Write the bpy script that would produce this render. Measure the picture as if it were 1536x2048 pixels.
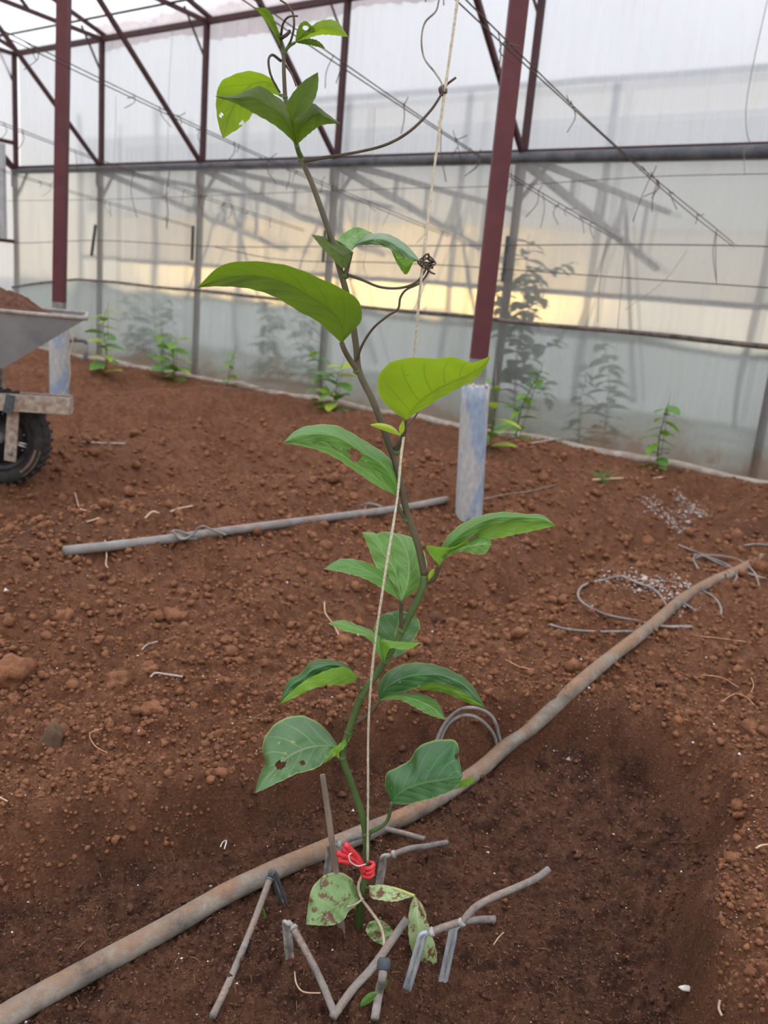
import bpy, math, random
import numpy as np
from mathutils import Matrix, Vector

for o in list(bpy.data.objects): bpy.data.objects.remove(o)
sc = bpy.context.scene
COL = sc.collection
random.seed(7)
RNG = np.random.default_rng(11)

# ------------------------------------------------------------------ camera
F, EYE = 1700.0, 0.80
PITCH, ROLL = math.radians(13.95), math.radians(5.14)
cam = bpy.data.cameras.new('camera'); camo = bpy.data.objects.new('camera', cam); COL.objects.link(camo)
cam.sensor_fit = 'VERTICAL'; cam.sensor_height = 36.0; cam.lens = F * 36.0 / 2048.0
cam.clip_start = 0.02; cam.clip_end = 400
camo.matrix_world = Matrix.Translation((0, 0, EYE)) @ Matrix.Rotation(math.pi / 2 - PITCH, 4, 'X') @ Matrix.Rotation(ROLL, 4, 'Z')
cam.dof.use_dof = True; cam.dof.focus_distance = 1.15; cam.dof.aperture_fstop = 6.5
sc.camera = camo

# ------------------------------------------------------------------ light: bright overcast evening sky
sc.view_settings.view_transform = 'Standard'; sc.view_settings.look = 'None'
sc.view_settings.gamma = 1.0; sc.view_settings.use_curve_mapping = False
sc.view_settings.exposure = 0.18
world = bpy.data.worlds.new('overcast_sky'); sc.world = world; world.use_nodes = True
SKY_STRENGTH = 1.25
def build_sky():
    nt = world.node_tree; nt.nodes.clear(); N = nt.nodes.new; L = nt.links.new
    tc = N('ShaderNodeTexCoord'); sep = N('ShaderNodeSeparateXYZ'); L(tc.outputs['Generated'], sep.inputs[0])
    el = N('ShaderNodeValToRGB'); L(sep.outputs['Z'], el.inputs[0])
    cr = el.color_ramp
    cr.elements[0].position = 0.0; cr.elements[0].color = (0.74, 0.67, 0.55, 1)
    cr.elements[1].position = 1.0; cr.elements[1].color = (1.95, 1.97, 2.05, 1)
    for p, c in ((0.07, (0.76, 0.71, 0.62, 1)), (0.17, (0.80, 0.81, 0.84, 1)), (0.35, (0.93, 0.96, 1.02, 1)), (0.6, (1.25, 1.28, 1.35, 1))):
        e = cr.elements.new(p); e.color = c
    # evening glow low in the sky where the sun is going down behind the cloud
    gl = N('ShaderNodeVectorMath'); gl.operation = 'DOT_PRODUCT'
    g = Vector((0.03, 1.0, 0.06)).normalized(); gl.inputs[1].default_value = g
    sq = N('ShaderNodeVectorMath'); sq.operation = 'MULTIPLY'; sq.inputs[1].default_value = (1, 1, 2.4); L(tc.outputs['Generated'], sq.inputs[0])
    nr = N('ShaderNodeVectorMath'); nr.operation = 'NORMALIZE'; L(sq.outputs[0], nr.inputs[0]); L(nr.outputs[0], gl.inputs[0])
    mr = N('ShaderNodeMapRange'); mr.interpolation_type = 'SMOOTHERSTEP'
    mr.inputs['From Min'].default_value = 0.962; mr.inputs['From Max'].default_value = 1.0
    L(gl.outputs['Value'], mr.inputs['Value'])
    mx = N('ShaderNodeMix'); mx.data_type = 'RGBA'; L(mr.outputs[0], mx.inputs['Factor'])
    L(el.outputs[0], mx.inputs['A']); mx.inputs['B'].default_value = (2.3, 1.55, 0.62, 1)
    nz = N('ShaderNodeTexNoise'); nz.inputs['Scale'].default_value = 3.0; nz.inputs['Detail'].default_value = 4
    L(tc.outputs['Generated'], nz.inputs['Vector'])
    cm = N('ShaderNodeMapRange'); cm.inputs['To Min'].default_value = 0.9; cm.inputs['To Max'].default_value = 1.1
    L(nz.outputs[0], cm.inputs['Value'])
    mul = N('ShaderNodeVectorMath'); mul.operation = 'SCALE'; L(mx.outputs['Result'], mul.inputs[0]); L(cm.outputs[0], mul.inputs['Scale'])
    bg = N('ShaderNodeBackground'); L(mul.outputs[0], bg.inputs['Color']); bg.inputs['Strength'].default_value = SKY_STRENGTH
    out = N('ShaderNodeOutputWorld'); L(bg.outputs[0], out.inputs[0])
build_sky()

# ------------------------------------------------------------------ pixel -> place helpers
CX = Vector((math.cos(ROLL), math.sin(ROLL) * math.sin(PITCH), math.sin(ROLL) * math.cos(PITCH)))
CY = Vector((-math.sin(ROLL), math.cos(ROLL) * math.sin(PITCH), math.cos(ROLL) * math.cos(PITCH)))
CZ = Vector((0, -math.cos(PITCH), math.sin(PITCH)))
CAM = Vector((0, 0, EYE))
def ray(x, y): return CX * ((x - 768) / F) + CY * (-(y - 1024) / F) - CZ
def at_y(x, y, Y):                       # on the upright plane world y = Y
    d = ray(x, y); return CAM + d * (Y / d.y)
def flat(x, y, z=0.0):
    d = ray(x, y); return CAM + d * ((z - EYE) / d.z)
def dist_px(P): return -(Vector(P) - CAM).dot(CZ) / F      # metres per pixel at P
# greenhouse axes: u along the long wall (towards the right/near), n inwards from it
B0 = Vector((-2.8685, 8.2754, 0)); DU = Vector((0.81174, -0.58402, 0)); DN = Vector((-0.58402, -0.81174, 0))
def W(u, n, z): return B0 + DU * u + DN * n + Vector((0, 0, z))
def un(P): v = Vector(P) - B0; return v.dot(DU), v.dot(DN)
def in_wall(x, y, n=0.0):
    d = ray(x, y); t = (DN.dot(B0 - CAM) + n) / DN.dot(d); return CAM + d * t
def in_cross(x, y, u):
    d = ray(x, y); t = (DU.dot(B0 - CAM) + u) / DU.dot(d); return CAM + d * t

# ------------------------------------------------------------------ noise in numpy
def _hash(ix, iy, s):
    h = (ix.astype(np.int64) * 374761393 + iy.astype(np.int64) * 668265263 + s * 1274126177) & 0xFFFFFFFF
    h = ((h ^ (h >> 13)) * 1274126177) & 0xFFFFFFFF
    return ((h ^ (h >> 16)) & 0xFFFFFF) / float(0xFFFFFF)
def vnoise(x, y, s=0):
    ix = np.floor(x); iy = np.floor(y); fx = x - ix; fy = y - iy
    fx = fx * fx * (3 - 2 * fx); fy = fy * fy * (3 - 2 * fy)
    a = _hash(ix, iy, s); b = _hash(ix + 1, iy, s); c = _hash(ix, iy + 1, s); d = _hash(ix + 1, iy + 1, s)
    return (a + (b - a) * fx + (c - a) * fy + (a - b - c + d) * fx * fy) * 2 - 1
def fbm(x, y, sc_, o=4, s=0):
    v = 0; a = 1.0
    for i in range(o):
        v = v + a * vnoise(x / sc_ + 17.3 * i, y / sc_ - 9.1 * i, s + i); a *= .5; sc_ *= .5
    return v / 1.9
def lumps(x, y, cell, s, fill=0.6):      # rounded crumbs: domes scattered one to a cell
    ix = np.floor(x / cell); iy = np.floor(y / cell); out = np.zeros_like(x)
    for dx in (-1, 0, 1):
        for dy in (-1, 0, 1):
            jx = ix + dx; jy = iy + dy
            r = cell * (0.22 + 0.5 * _hash(jx, jy, s + 2)) * (_hash(jx, jy, s + 3) < fill)
            px = (jx + _hash(jx, jy, s)) * cell; py = (jy + _hash(jx, jy, s + 1)) * cell
            out = np.maximum(out, np.sqrt(np.maximum(0, r * r - (x - px) ** 2 - (y - py) ** 2)))
    return out
def sstep(a, b, x): t = np.clip((x - a) / (b - a), 0, 1); return t * t * (3 - 2 * t)

# planting hollow of dark compost round the seedling, drawn on the level
BASIN = [(-0.75, 0.80), (-0.50, 1.04), (-0.36, 1.16), (-0.20, 1.26), (-0.08, 1.42), (0.02, 1.54), (0.27, 1.58), (0.52, 1.60),
         (0.63, 1.47), (0.64, 1.33), (0.585, 1.20), (0.50, 1.02), (0.45, 0.84), (0.46, 0.5), (0.2, 0.2), (-0.8, 0.2)]
def basin_sd(x, y):
    d = np.full(x.shape, 1e9); ins = np.zeros(x.shape, bool); n = len(BASIN)
    for i in range(n):
        ax, ay = BASIN[i]; bx, by = BASIN[(i + 1) % n]; ex, ey = bx - ax, by - ay
        t = np.clip(((x - ax) * ex + (y - ay) * ey) / (ex * ex + ey * ey), 0, 1)
        d = np.minimum(d, np.hypot(x - ax - t * ex, y - ay - t * ey))
        c = ((ay > y) != (by > y)) & (x < (bx - ax) * (y - ay) / (by - ay + 1e-12) + ax); ins ^= c
    return np.where(ins, -d, d)
def G(x, y, cx, cy, r): return np.exp(-((x - cx) ** 2 + (y - cy) ** 2) / (r * r))
HOLE2 = flat(-40, 1105); HOLE3 = flat(1500, 1075)
def macro(x, y):
    x = np.asarray(x, float); y = np.asarray(y, float)
    u = (x - B0.x) * DU.x + (y - B0.y) * DU.y; n = (x - B0.x) * DN.x + (y - B0.y) * DN.y
    wob = 0.10 * vnoise(n / 1.3, u * .2, 40)
    uu = u + wob
    z = 0.125 * np.exp(-((uu - 5.12) / .36) ** 2)
    z = z - 0.125 * np.exp(-((uu - 5.98) / .17) ** 2) * (1 - sstep(3.15, 3.75, n))
    z = z + 0.05 * np.exp(-((uu - 6.33) / .2) ** 2) * (1 - sstep(3.2, 3.7, n))
    z = z + 0.035 * sstep(6.75, 7.1, u)
    for c in (3.85, 2.55, 1.25, 0.0):
        z = z + 0.085 * np.exp(-((uu - c) / .24) ** 2) - 0.09 * np.exp(-((uu - c - .62) / .22) ** 2)
    z = z * sstep(0.15, 0.8, n)
    sd = basin_sd(x, y) + 0.035 * vnoise(x / .13, y / .13, 60) + 0.015 * vnoise(x / .05, y / .05, 61)
    b = 1 - sstep(-0.045, 0.02, sd)
    z = z * (1 - 0.85 * b) - 0.095 * b
    z = z + 0.030 * np.exp(-((sd - .05) / .06) ** 2)          # thrown-up rim
    z = z - 0.05 * G(x, y, HOLE2.x, HOLE2.y, .28) - 0.07 * G(x, y, HOLE3.x, HOLE3.y, .25)
    calm = 1 - 0.55 * b
    near_wall = sstep(-0.3, 0.6, n)
    z = z + (0.026 * fbm(x, y, .42, 3, 3) + 0.024 * fbm(x, y, .14, 2, 9)) * calm * (0.25 + .75 * near_wall)
    return z
def micro(x, y, b):
    k = 1 - 0.38 * b
    z = 0.0105 * fbm(x, y, .055, 4, 21) * (1 - .1 * b) - 0.006 * b * np.maximum(0, fbm(x, y, .03, 3, 33) - .15) * 3
    m = vnoise(x / .25, y / .25, 77) * .5 + .5
    z = z + lumps(x, y, .10, 150, .30) * .40 * (1 - .9 * b) * m + lumps(x, y, .045, 100, .35) * .55 * k * (0.3 + .7 * m) + lumps(x, y, .02, 200, .7) * .8 * k + lumps(x, y, .009, 300, .85) * (.80 + .35 * b)
    return z
def gz(x, y): return float(macro(np.array([x]), np.array([y]))[0])
def ground(px, py, lift=0.0):            # where the line of sight of a pixel meets the soil
    d = ray(px, py); t0 = 0.3; ts = np.geomspace(.45, 12, 900)
    xs, ys, zs = d.x * ts, d.y * ts, EYE + d.z * ts
    h = macro(xs, ys) + 0.004
    i = int(np.argmax(zs <= h + lift))
    if zs[i] > h[i] + lift: return flat(px, py)
    t = ts[i]; return Vector((xs[i], ys[i], zs[i]))

# ------------------------------------------------------------------ materials
def mat(name):
    m = bpy.data.materials.new(name); m.use_nodes = True; m.node_tree.nodes.clear(); return m
class NB:
    def __init__(s, m): s.nt = m.node_tree
    def n(s, t, **k):
        q = s.nt.nodes.new('ShaderNode' + t)
        for a, b in k.items():
            if a in q.inputs: q.inputs[a].default_value = b
            else: setattr(q, a, b)
        return q
    def l(s, a, b): s.nt.links.new(a, b)
    def coord(s, kind='Object', scale=(1, 1, 1)):
        t = s.n('TexCoord'); mp = s.n('Mapping'); mp.inputs['Scale'].default_value = scale
        s.l(t.outputs[kind], mp.inputs[0]); return mp.outputs[0]
    def noise(s, vec, scale, detail=4, rough=.55):
        q = s.n('TexNoise'); q.inputs['Scale'].default_value = scale; q.inputs['Detail'].default_value = detail; q.inputs['Roughness'].default_value = rough
        if vec is not None: s.l(vec, q.inputs['Vector'])
        return q.outputs[0]
    def ramp(s, v, *st):
        r = s.n('ValToRGB'); s.l(v, r.inputs[0]); e = r.color_ramp.elements
        while len(e) < len(st): e.new(.5)
        for q, (p, c) in zip(e, st):
            q.position = p; q.color = (c, c, c, 1) if isinstance(c, (int, float)) else (*c, 1)
        return r.outputs[0]
    def mix(s, f, a, b):
        m = s.n('Mix'); m.data_type = 'RGBA'
        for v, k in ((f, 'Factor'), (a, 'A'), (b, 'B')):
            i = m.inputs[k] if k == 'Factor' else [x for x in m.inputs if x.name == k and x.type == 'RGBA'][0]
            if isinstance(v, (int, float)): i.default_value = v
            elif isinstance(v, tuple): i.default_value = (*v, 1)
            else: s.l(v, i)
        return [o for o in m.outputs if o.type == 'RGBA'][0]
    def math(s, op, a, b=None):
        m = s.n('Math'); m.operation = op
        for i, v in enumerate((a, b)):
            if v is None: continue
            if isinstance(v, (int, float)): m.inputs[i].default_value = v
            else: s.l(v, m.inputs[i])
        return m.outputs[0]
    def bump(s, h, strength=.3, dist=.01):
        b = s.n('Bump'); b.inputs['Strength'].default_value = strength; b.inputs['Distance'].default_value = dist; s.l(h, b.inputs['Height']); return b.outputs[0]
    def out(s, sh): o = s.n('OutputMaterial'); s.l(sh, o.inputs[0])
    def bsdf(s, col, rough=.8, normal=None, metal=0, spec=.5):
        p = s.n('BsdfPrincipled'); p.inputs['Metallic'].default_value = metal; p.inputs['Specular IOR Level'].default_value = spec
        for v, k in ((col, 'Base Color'), (rough, 'Roughness')):
            if isinstance(v, tuple): p.inputs[k].default_value = (*v, 1)
            elif isinstance(v, (int, float)): p.inputs[k].default_value = v
            else: s.l(v, p.inputs[k])
        if normal is not None: s.l(normal, p.inputs['Normal'])
        return p.outputs[0]
def simple(name, a, b, scale=20, rough=.7, bump=.2, metal=0, stretch=(1, 1, 1), spec=.4, lo=.35, hi=.65):
    m = mat(name); k = NB(m); v = k.coord('Object', stretch); nz = k.noise(v, scale, 6, .6)
    col = k.ramp(nz, (lo, a), (hi, b))
    k.out(k.bsdf(col, rough, k.bump(nz, bump, .004) if bump else None, metal, spec)); return m

def soil_material():
    m = mat('tilled_red_soil'); k = NB(m); v = k.coord('Object')
    big = k.noise(v, 3.0, 4); mid = k.noise(v, 30, 5, .65); fine = k.noise(v, 190, 5, .7)
    red = k.mix(k.ramp(big, (.3, 0), (.7, 1)), (0.222, 0.094, 0.049), (0.290, 0.138, 0.079))
    red = k.mix(k.ramp(mid, (.35, 0), (.7, 1)), red, (0.125, 0.050, 0.028))
    red = k.mix(k.ramp(fine, (.54, 0), (.74, .9)), red, (0.46, 0.26, 0.155))
    dark = k.mix(k.ramp(mid, (.35, 0), (.65, 1)), (0.050, 0.023, 0.016), (0.165, 0.078, 0.048))
    dark = k.mix(k.ramp(k.noise(v, 7, 3), (.45, 0), (.75, .7)), dark, (0.185, 0.085, 0.050))
    dark = k.mix(k.ramp(fine, (.58, 0), (.75, 1)), dark, (0.38, 0.235, 0.16))
    red = k.mix(k.ramp(k.noise(v, 9, 5, .7), (.50, 0), (.72, .65)), red, (0.105, 0.042, 0.024))
    at = k.n('Attribute'); at.attribute_name = 'compost'
    col = k.mix(at.outputs['Fac'], red, dark)
    col = k.mix(k.ramp(fine, (.30, .7), (.42, 0)), col, (0.035, 0.014, 0.009))
    h = k.math('ADD', fine, k.math('MULTIPLY', mid, 1.2))
    k.out(k.bsdf(col, .95, k.bump(h, .9, .012), 0, .1)); return m
SOIL = soil_material()
def clod_material(name, a, b, c):
    m = mat(name); k = NB(m); v = k.coord('Object'); mid = k.noise(v, 40, 5, .65); fine = k.noise(v, 220, 4, .7)
    v2 = k.n('NewGeometry'); mid = k.noise(v2.outputs['Position'], 45, 5, .65); fine = k.noise(v2.outputs['Position'], 230, 4, .7)
    col = k.mix(k.ramp(mid, (.35, 0), (.65, 1)), a, b); col = k.mix(k.ramp(fine, (.55, 0), (.75, .8)), col, c)
    k.out(k.bsdf(col, .95, k.bump(k.math('ADD', mid, fine), .6, .006), 0, .1)); return m
CLOD = clod_material('soil_clod_red', (0.150, 0.064, 0.035), (0.30, 0.138, 0.074), (0.44, 0.24, 0.145))
CLODD = clod_material('soil_clod_dark', (0.075, 0.035, 0.025), (0.155, 0.075, 0.048), (0.28, 0.165, 0.115))
def film_material(name, tint, fac_lo, fac_hi, dirt=0.0, dirtcol=(.45, .40, .30), blur=0.0, clear=.97, splash=False):
    m = mat(name); k = NB(m); v = k.coord('UV', (1, 1, 1))
    st = k.coord('UV', (9.0, .55, 1)); streak = k.noise(st, 2.2, 6, .6); blot = k.noise(v, 1.3, 5, .6)
    f = k.math('ADD', k.math('MULTIPLY', streak, .5), k.math('MULTIPLY', blot, .5))
    mr = k.n('MapRange'); k.l(f, mr.inputs[0]); mr.inputs[1].default_value = .35; mr.inputs[2].default_value = .65
    mr.inputs[3].default_value = fac_lo; mr.inputs[4].default_value = fac_hi
    col = k.mix(k.ramp(k.noise(st, 3.1, 5, .7), (.55, 0), (.8, dirt)), tint, dirtcol)
    if splash:                                          # soil splashed up the foot of the sheet
        sx = k.n('SeparateXYZ'); k.l(v, sx.inputs[0])
        e = k.math('ADD', sx.outputs['Y'], k.math('MULTIPLY', k.math('SUBTRACT', k.noise(v, 2.2, 6, .65), .5), -.9))
        sp = k.ramp(e, (.02, .9), (.26, 0)); col = k.mix(sp, col, (.30, .20, .13))
        mr2 = k.math('MAXIMUM', mr.outputs[0], k.math('MULTIPLY', sp, .95))
    tr = k.n('BsdfTranslucent'); k.l(col, tr.inputs[0]); df = k.n('BsdfDiffuse'); k.l(col, df.inputs[0])
    nb = k.bump(k.noise(st, 5, 4), .5, .02)
    gl = k.n('BsdfGlossy'); gl.inputs['Roughness'].default_value = .35; gl.inputs[0].default_value = (.8, .82, .85, 1); k.l(nb, gl.inputs['Normal'])
    a = k.n('MixShader'); a.inputs[0].default_value = .16; k.l(tr.outputs[0], a.inputs[1]); k.l(df.outputs[0], a.inputs[2])
    b = k.n('MixShader'); b.inputs[0].default_value = .08; k.l(a.outputs[0], b.inputs[1]); k.l(gl.outputs[0], b.inputs[2])
    tp = k.n('BsdfTransparent'); tp.inputs[0].default_value = (clear, clear, clear, 1)
    thru = tp.outputs[0]
    if blur > 0:
        rf = k.n('BsdfRefraction'); rf.inputs['IOR'].default_value = 1.09; rf.inputs['Roughness'].default_value = blur; rf.inputs[0].default_value = (clear, clear, clear, 1)
        bm_ = k.n('MixShader'); bm_.inputs[0].default_value = .75; k.l(tp.outputs[0], bm_.inputs[1]); k.l(rf.outputs[0], bm_.inputs[2]); thru = bm_.outputs[0]
    c = k.n('MixShader'); k.l(mr2 if splash else mr.outputs[0], c.inputs[0]); k.l(thru, c.inputs[1]); k.l(b.outputs[0], c.inputs[2])
    k.out(c.outputs[0]); return m
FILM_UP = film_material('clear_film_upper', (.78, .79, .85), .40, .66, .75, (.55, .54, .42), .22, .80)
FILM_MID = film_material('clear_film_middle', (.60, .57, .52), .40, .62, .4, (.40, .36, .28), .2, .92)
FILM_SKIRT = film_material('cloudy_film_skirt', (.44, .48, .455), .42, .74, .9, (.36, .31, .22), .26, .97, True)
FILM_ROOF = film_material('roof_film', (.93, .92, .94), .18, .45, .5, (.7, .55, .5))
FILM_NB = film_material('neighbour_film', (.84, .79, .70), .75, .92, .2)
RED = simple('red_oxide_paint', (.086, .018, .024), (.112, .026, .033), 14, .55, .05)
REDD = simple('dark_red_frame', (.042, .013, .016), (.066, .021, .025), 14, .6, .05)
STEEL = simple('grey_weathered_steel', (.16, .16, .165), (.26, .26, .26), 18, .6, .1)
DARK = simple('dark_grey_pipe', (.045, .050, .062), (.10, .105, .12), 10, .5, .1)
NBSTEEL = simple('neighbour_steel', (.12, .13, .155), (.16, .17, .20), 6, .7, 0)
WIRE = simple('rusty_tie_wire', (.05, .04, .035), (.11, .085, .07), 60, .7, 0)
STRING = simple('grey_string', (.16, .15, .135), (.30, .28, .25), 60, .9, 0)
TWINE = simple('pale_sisal_twine', (.42, .36, .28), (.66, .60, .50), 300, .95, .5)
CONC = simple('rough_cement', (.36, .34, .31), (.55, .53, .50), 40, .95, .6)
def pvc_material():
    m = mat('blue_sleeve_cement'); k = NB(m); v = k.coord('Object', (1, 1, .45))
    n1 = k.noise(v, 9, 7, .65); n2 = k.noise(v, 60, 5, .6)
    cem = k.ramp(n2, (.3, (.34, .35, .36)), (.7, (.50, .50, .50)))
    blue = k.ramp(n2, (.3, (.21, .28, .42)), (.7, (.33, .40, .50)))
    f = k.ramp(n1, (.47, 0), (.54, 1))
    k.out(k.bsdf(k.mix(f, cem, blue), .75, k.bump(k.math('ADD', k.math('MULTIPLY', n1, -1.0), n2), .5, .006), 0, .3)); return m
PVC = pvc_material()
def pipe_material(name, a, b, dirt, amount=(.42, .6)):
    m = mat(name); k = NB(m); v = k.coord('Object')
    g = k.n('NewGeometry'); sx = k.n('SeparateXYZ'); k.l(g.outputs['Normal'], sx.inputs[0])
    n1 = k.noise(v, 14, 6, .65); n2 = k.noise(v, 120, 5, .7)
    base = k.ramp(k.noise(v, 11, 6, .7), (.32, a), (.68, b))
    # soil that has settled on the upper side of the pipe
    t = k.math('ADD', k.math('MULTIPLY', sx.outputs['Z'], .16), k.math('ADD', k.math('MULTIPLY', n1, .6), k.math('MULTIPLY', n2, .35)))
    f = k.ramp(t, (amount[0], 0), (amount[1], 1))
    d = k.ramp(n2, (.3, dirt), (.75, tuple(min(1, q * 1.9) for q in dirt)))
    k.out(k.bsdf(k.mix(f, base, d), .8, k.bump(k.math('MULTIPLY', f, n2), .6, .004), 0, .3)); return m
PIPE = pipe_material('soiled_grey_pipe', (.085, .078, .074), (.40, .355, .30), (.19, .112, .070), (.49, .66))
PIPE2 = pipe_material('grey_pipe', (.15, .14, .14), (.32, .30, .29), (.24, .14, .095), (.60, .78))
TUBE = pipe_material('soiled_micro_tube', (.055, .056, .062), (.42, .39, .36), (.20, .15, .125), (.52, .70))
STAKE = simple('clear_blue_stake', (.22, .28, .34), (.55, .60, .63), 55, .22, .1, 0, (1, 1, .3), .8)
STAKEC = simple('smoke_plastic', (.16, .15, .14), (.46, .44, .42), 70, .35, .1, 0, (1, 1, 1), .6)
BLACKP = simple('black_plastic', (.035, .05, .065), (.09, .10, .11), 60, .6, .3)
STICK = simple('dry_stick', (.17, .125, .095), (.30, .235, .185), 60, .9, .4, 0, (1, 1, .15))
STRAW = simple('dry_straw', (.42, .27, .17), (.62, .46, .32), 60, .9, 0)
ROOT = simple('dry_root', (.34, .17, .09), (.52, .30, .18), 60, .9, 0)
WHITE = simple('white_grit', (.55, .50, .46), (.8, .77, .74), 90, .9, 0)
ASH = simple('pale_grey_litter', (.30, .23, .20), (.52, .44, .40), 90, .95, 0)
REDTAPE = simple('red_plastic_tape', (.62, .025, .035), (.80, .07, .085), 90, .38, .1)
TIRE = simple('black_rubber', (.022, .022, .023), (.05, .048, .045), 30, .8, .3)
TIRED = simple('soil_stain', (.20, .12, .08), (.30, .19, .13), 40, .9, .2)
RIM = simple('black_rim', (.015, .015, .018), (.035, .035, .04), 20, .45, .1)
CHROME = simple('bare_metal', (.5, .5, .5), (.7, .7, .7), 40, .3, 0, 1)
TRAY = simple('grey_tray_steel', (.17, .172, .190), (.25, .252, .27), 7, .5, .1, .0)
RUSTF = simple('rusty_soiled_frame', (.23, .165, .125), (.46, .38, .32), 45, .8, .4, .0)
GRASS = simple('grass_blade', (.09, .17, .035), (.19, .28, .08), 20, .6, 0)

def leaf_material(name, base, pale, rim, trans, gloss=.42, translu=.35, spots=0.0, spotcol=(.16, .07, .03), veinmix=.6, dents=.12):
    m = mat(name); k = NB(m); tc = k.n('TexCoord'); sp = k.n('SeparateXYZ'); k.l(tc.outputs['UV'], sp.inputs[0])
    U, V = sp.outputs['X'], sp.outputs['Y']
    a = k.math('ABSOLUTE', k.math('SUBTRACT', U, .5))                      # 0 at midrib .. .5 at the margin
    midr = k.ramp(a, (.0, 1), (.030, 0))
    side = k.math('FRACT', k.math('MULTIPLY', k.math('SUBTRACT', V, k.math('MULTIPLY', a, .55)), 7.0))
    sid = k.ramp(k.math('ABSOLUTE', k.math('SUBTRACT', side, .5)), (.0, 1), (.075, 0))
    sid = k.math('MULTIPLY', sid, k.ramp(a, (.3, .75), (.48, 0)))
    vein = k.math('MAXIMUM', midr, sid)
    v = k.coord('Object'); nz = k.noise(v, 26, 5, .6)
    col = k.mix(k.ramp(nz, (.3, 0), (.75, 1)), base, tuple(min(1, q * 1.45) for q in base))
    col = k.mix(k.math('MULTIPLY', vein, veinmix), col, pale)
    edge = k.ramp(a, (.468, 0), (.492, 1)); col = k.mix(k.math('MULTIPLY', edge, .8), col, rim)
    pip = k.ramp(k.noise(v, 130, 2, .5), (.71, 0), (.74, .8)); col = k.mix(pip, col, pale)
    if spots > 0:
        s = k.ramp(k.noise(v, 60, 6, .75), (.62 - .2 * spots, 0), (.66 - .2 * spots, 1)); col = k.mix(s, col, spotcol)
    h = k.math('ADD', k.math('MULTIPLY', vein, -.6), k.math('MULTIPLY', k.ramp(k.math('ABSOLUTE', k.math('SUBTRACT', side, .5)), (0, 0), (.5, 1)), .9))
    nb = k.bump(h, dents, .003)
    p = k.bsdf(col, gloss, nb, 0, .5)
    t = k.n('BsdfTranslucent'); tcx = k.mix(k.math('MULTIPLY', vein, .5), trans, tuple(q * .5 for q in trans)); k.l(tcx, t.inputs[0]); k.l(nb, t.inputs['Normal'])
    s = k.n('MixShader'); s.inputs[0].default_value = translu; k.l(p, s.inputs[1]); k.l(t.outputs[0], s.inputs[2]); k.out(s.outputs[0]); return m
LEAF = {
 'dark': leaf_material('leaf_dark_glossy', (.034, .118, .036), (.19, .32, .15), (.26, .38, .09), (.10, .25, .03), .33, .18, 0, (.1, .1, .1), .6, .15),
 'mid':  leaf_material('leaf_mid_green', (.075, .195, .034), (.34, .48, .18), (.40, .48, .12), (.18, .38, .04), .42, .25),
 'pale': leaf_material('leaf_pale_green', (.112, .245, .052), (.42, .55, .26), (.48, .50, .20), (.18, .36, .06), .40, .22),
 'grey': leaf_material('leaf_grey_green', (.062, .142, .050), (.28, .38, .20), (.26, .36, .10), (.10, .24, .04), .32, .15, .06, (.30, .30, .10), .65, .2),
 'under': leaf_material('leaf_lit_underside', (.060, .105, .014), (.04, .08, .01), (.12, .18, .02), (.15, .25, .012), .55, .5, 0, (.1, .1, .1), .55, .15),
 'bright': leaf_material('leaf_bright_underside', (.13, .22, .014), (.07, .12, .01), (.30, .40, .05), (.29, .43, .018), .5, .5, 0, (.1, .1, .1), .7, .15),
 'lime': leaf_material('leaf_lime_fold', (.15, .30, .040), (.22, .38, .08), (.34, .44, .10), (.26, .50, .04), .5, .35, 0, (.1, .1, .1), .3, .2),
 'bud': leaf_material('leaf_bud_yellow', (.34, .47, .05), (.45, .55, .12), (.5, .58, .12), (.5, .6, .05), .5, .35, 0, (.1, .1, .1), .2, .1),
 'blotch': leaf_material('leaf_brown_blotched', (.16, .27, .10), (.42, .47, .20), (.46, .42, .22), (.2, .3, .06), .4, .15, .42, (.15, .055, .03), .5, .2),
 'faded': leaf_material('leaf_faded_blotched', (.30, .40, .19), (.45, .50, .25), (.45, .42, .22), (.3, .36, .1), .5, .15, .45, (.17, .065, .035), .3, .2),
}
STEMG = simple('stem_green', (.045, .085, .022), (.085, .135, .040), 45, .55, .1, 0, (1, 1, .3))
STEMP = simple('stem_purple_brown', (.060, .050, .034), (.105, .085, .050), 45, .5, .1, 0, (1, 1, .3))
TENDRIL = simple('tendril_brown', (.050, .032, .025), (.085, .058, .040), 60, .55, 0)
DRYV = simple('dry_vine', (.40, .30, .21), (.56, .46, .35), 60, .9, .2)

# ------------------------------------------------------------------ object helpers
def mesh(name, v, f, m=None, smooth=True, uv=None, mats=None, fm=None):
    me = bpy.data.meshes.new(name); me.from_pydata([tuple(p) for p in v], [], f)
    if mats:
        for q in mats: me.materials.append(q)
        me.polygons.foreach_set('material_index', fm)
    elif m: me.materials.append(m)
    if smooth: me.polygons.foreach_set('use_smooth', [True] * len(me.polygons))
    if uv is not None:
        lay = me.uv_layers.new(name='UVMap'); idx = np.empty(len(me.loops), int); me.loops.foreach_get('vertex_index', idx)
        lay.data.foreach_set('uv', np.asarray(uv, float)[idx].ravel())
    me.update(); return me
def link(name, data, parent=None, loc=None):
    o = bpy.data.objects.new(name, data); COL.objects.link(o)
    if parent is not None:
        o.parent = parent
        o.matrix_parent_inverse = Matrix.Translation(-Vector(parent.location)) if loc is None else Matrix.Identity(4)
    if loc is not None: o.location = loc
    return o
def obj(name, vf, m, parent=None, smooth=True, uv=None, **k): return link(name, mesh(name, vf[0], vf[1], m, smooth, uv, **k), parent)
def tag(o, label=None, cat=None, group=None, kind=None):
    for a, b in (('label', label), ('category', cat), ('group', group), ('kind', kind)):
        if b: o[a] = b
    return o
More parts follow.
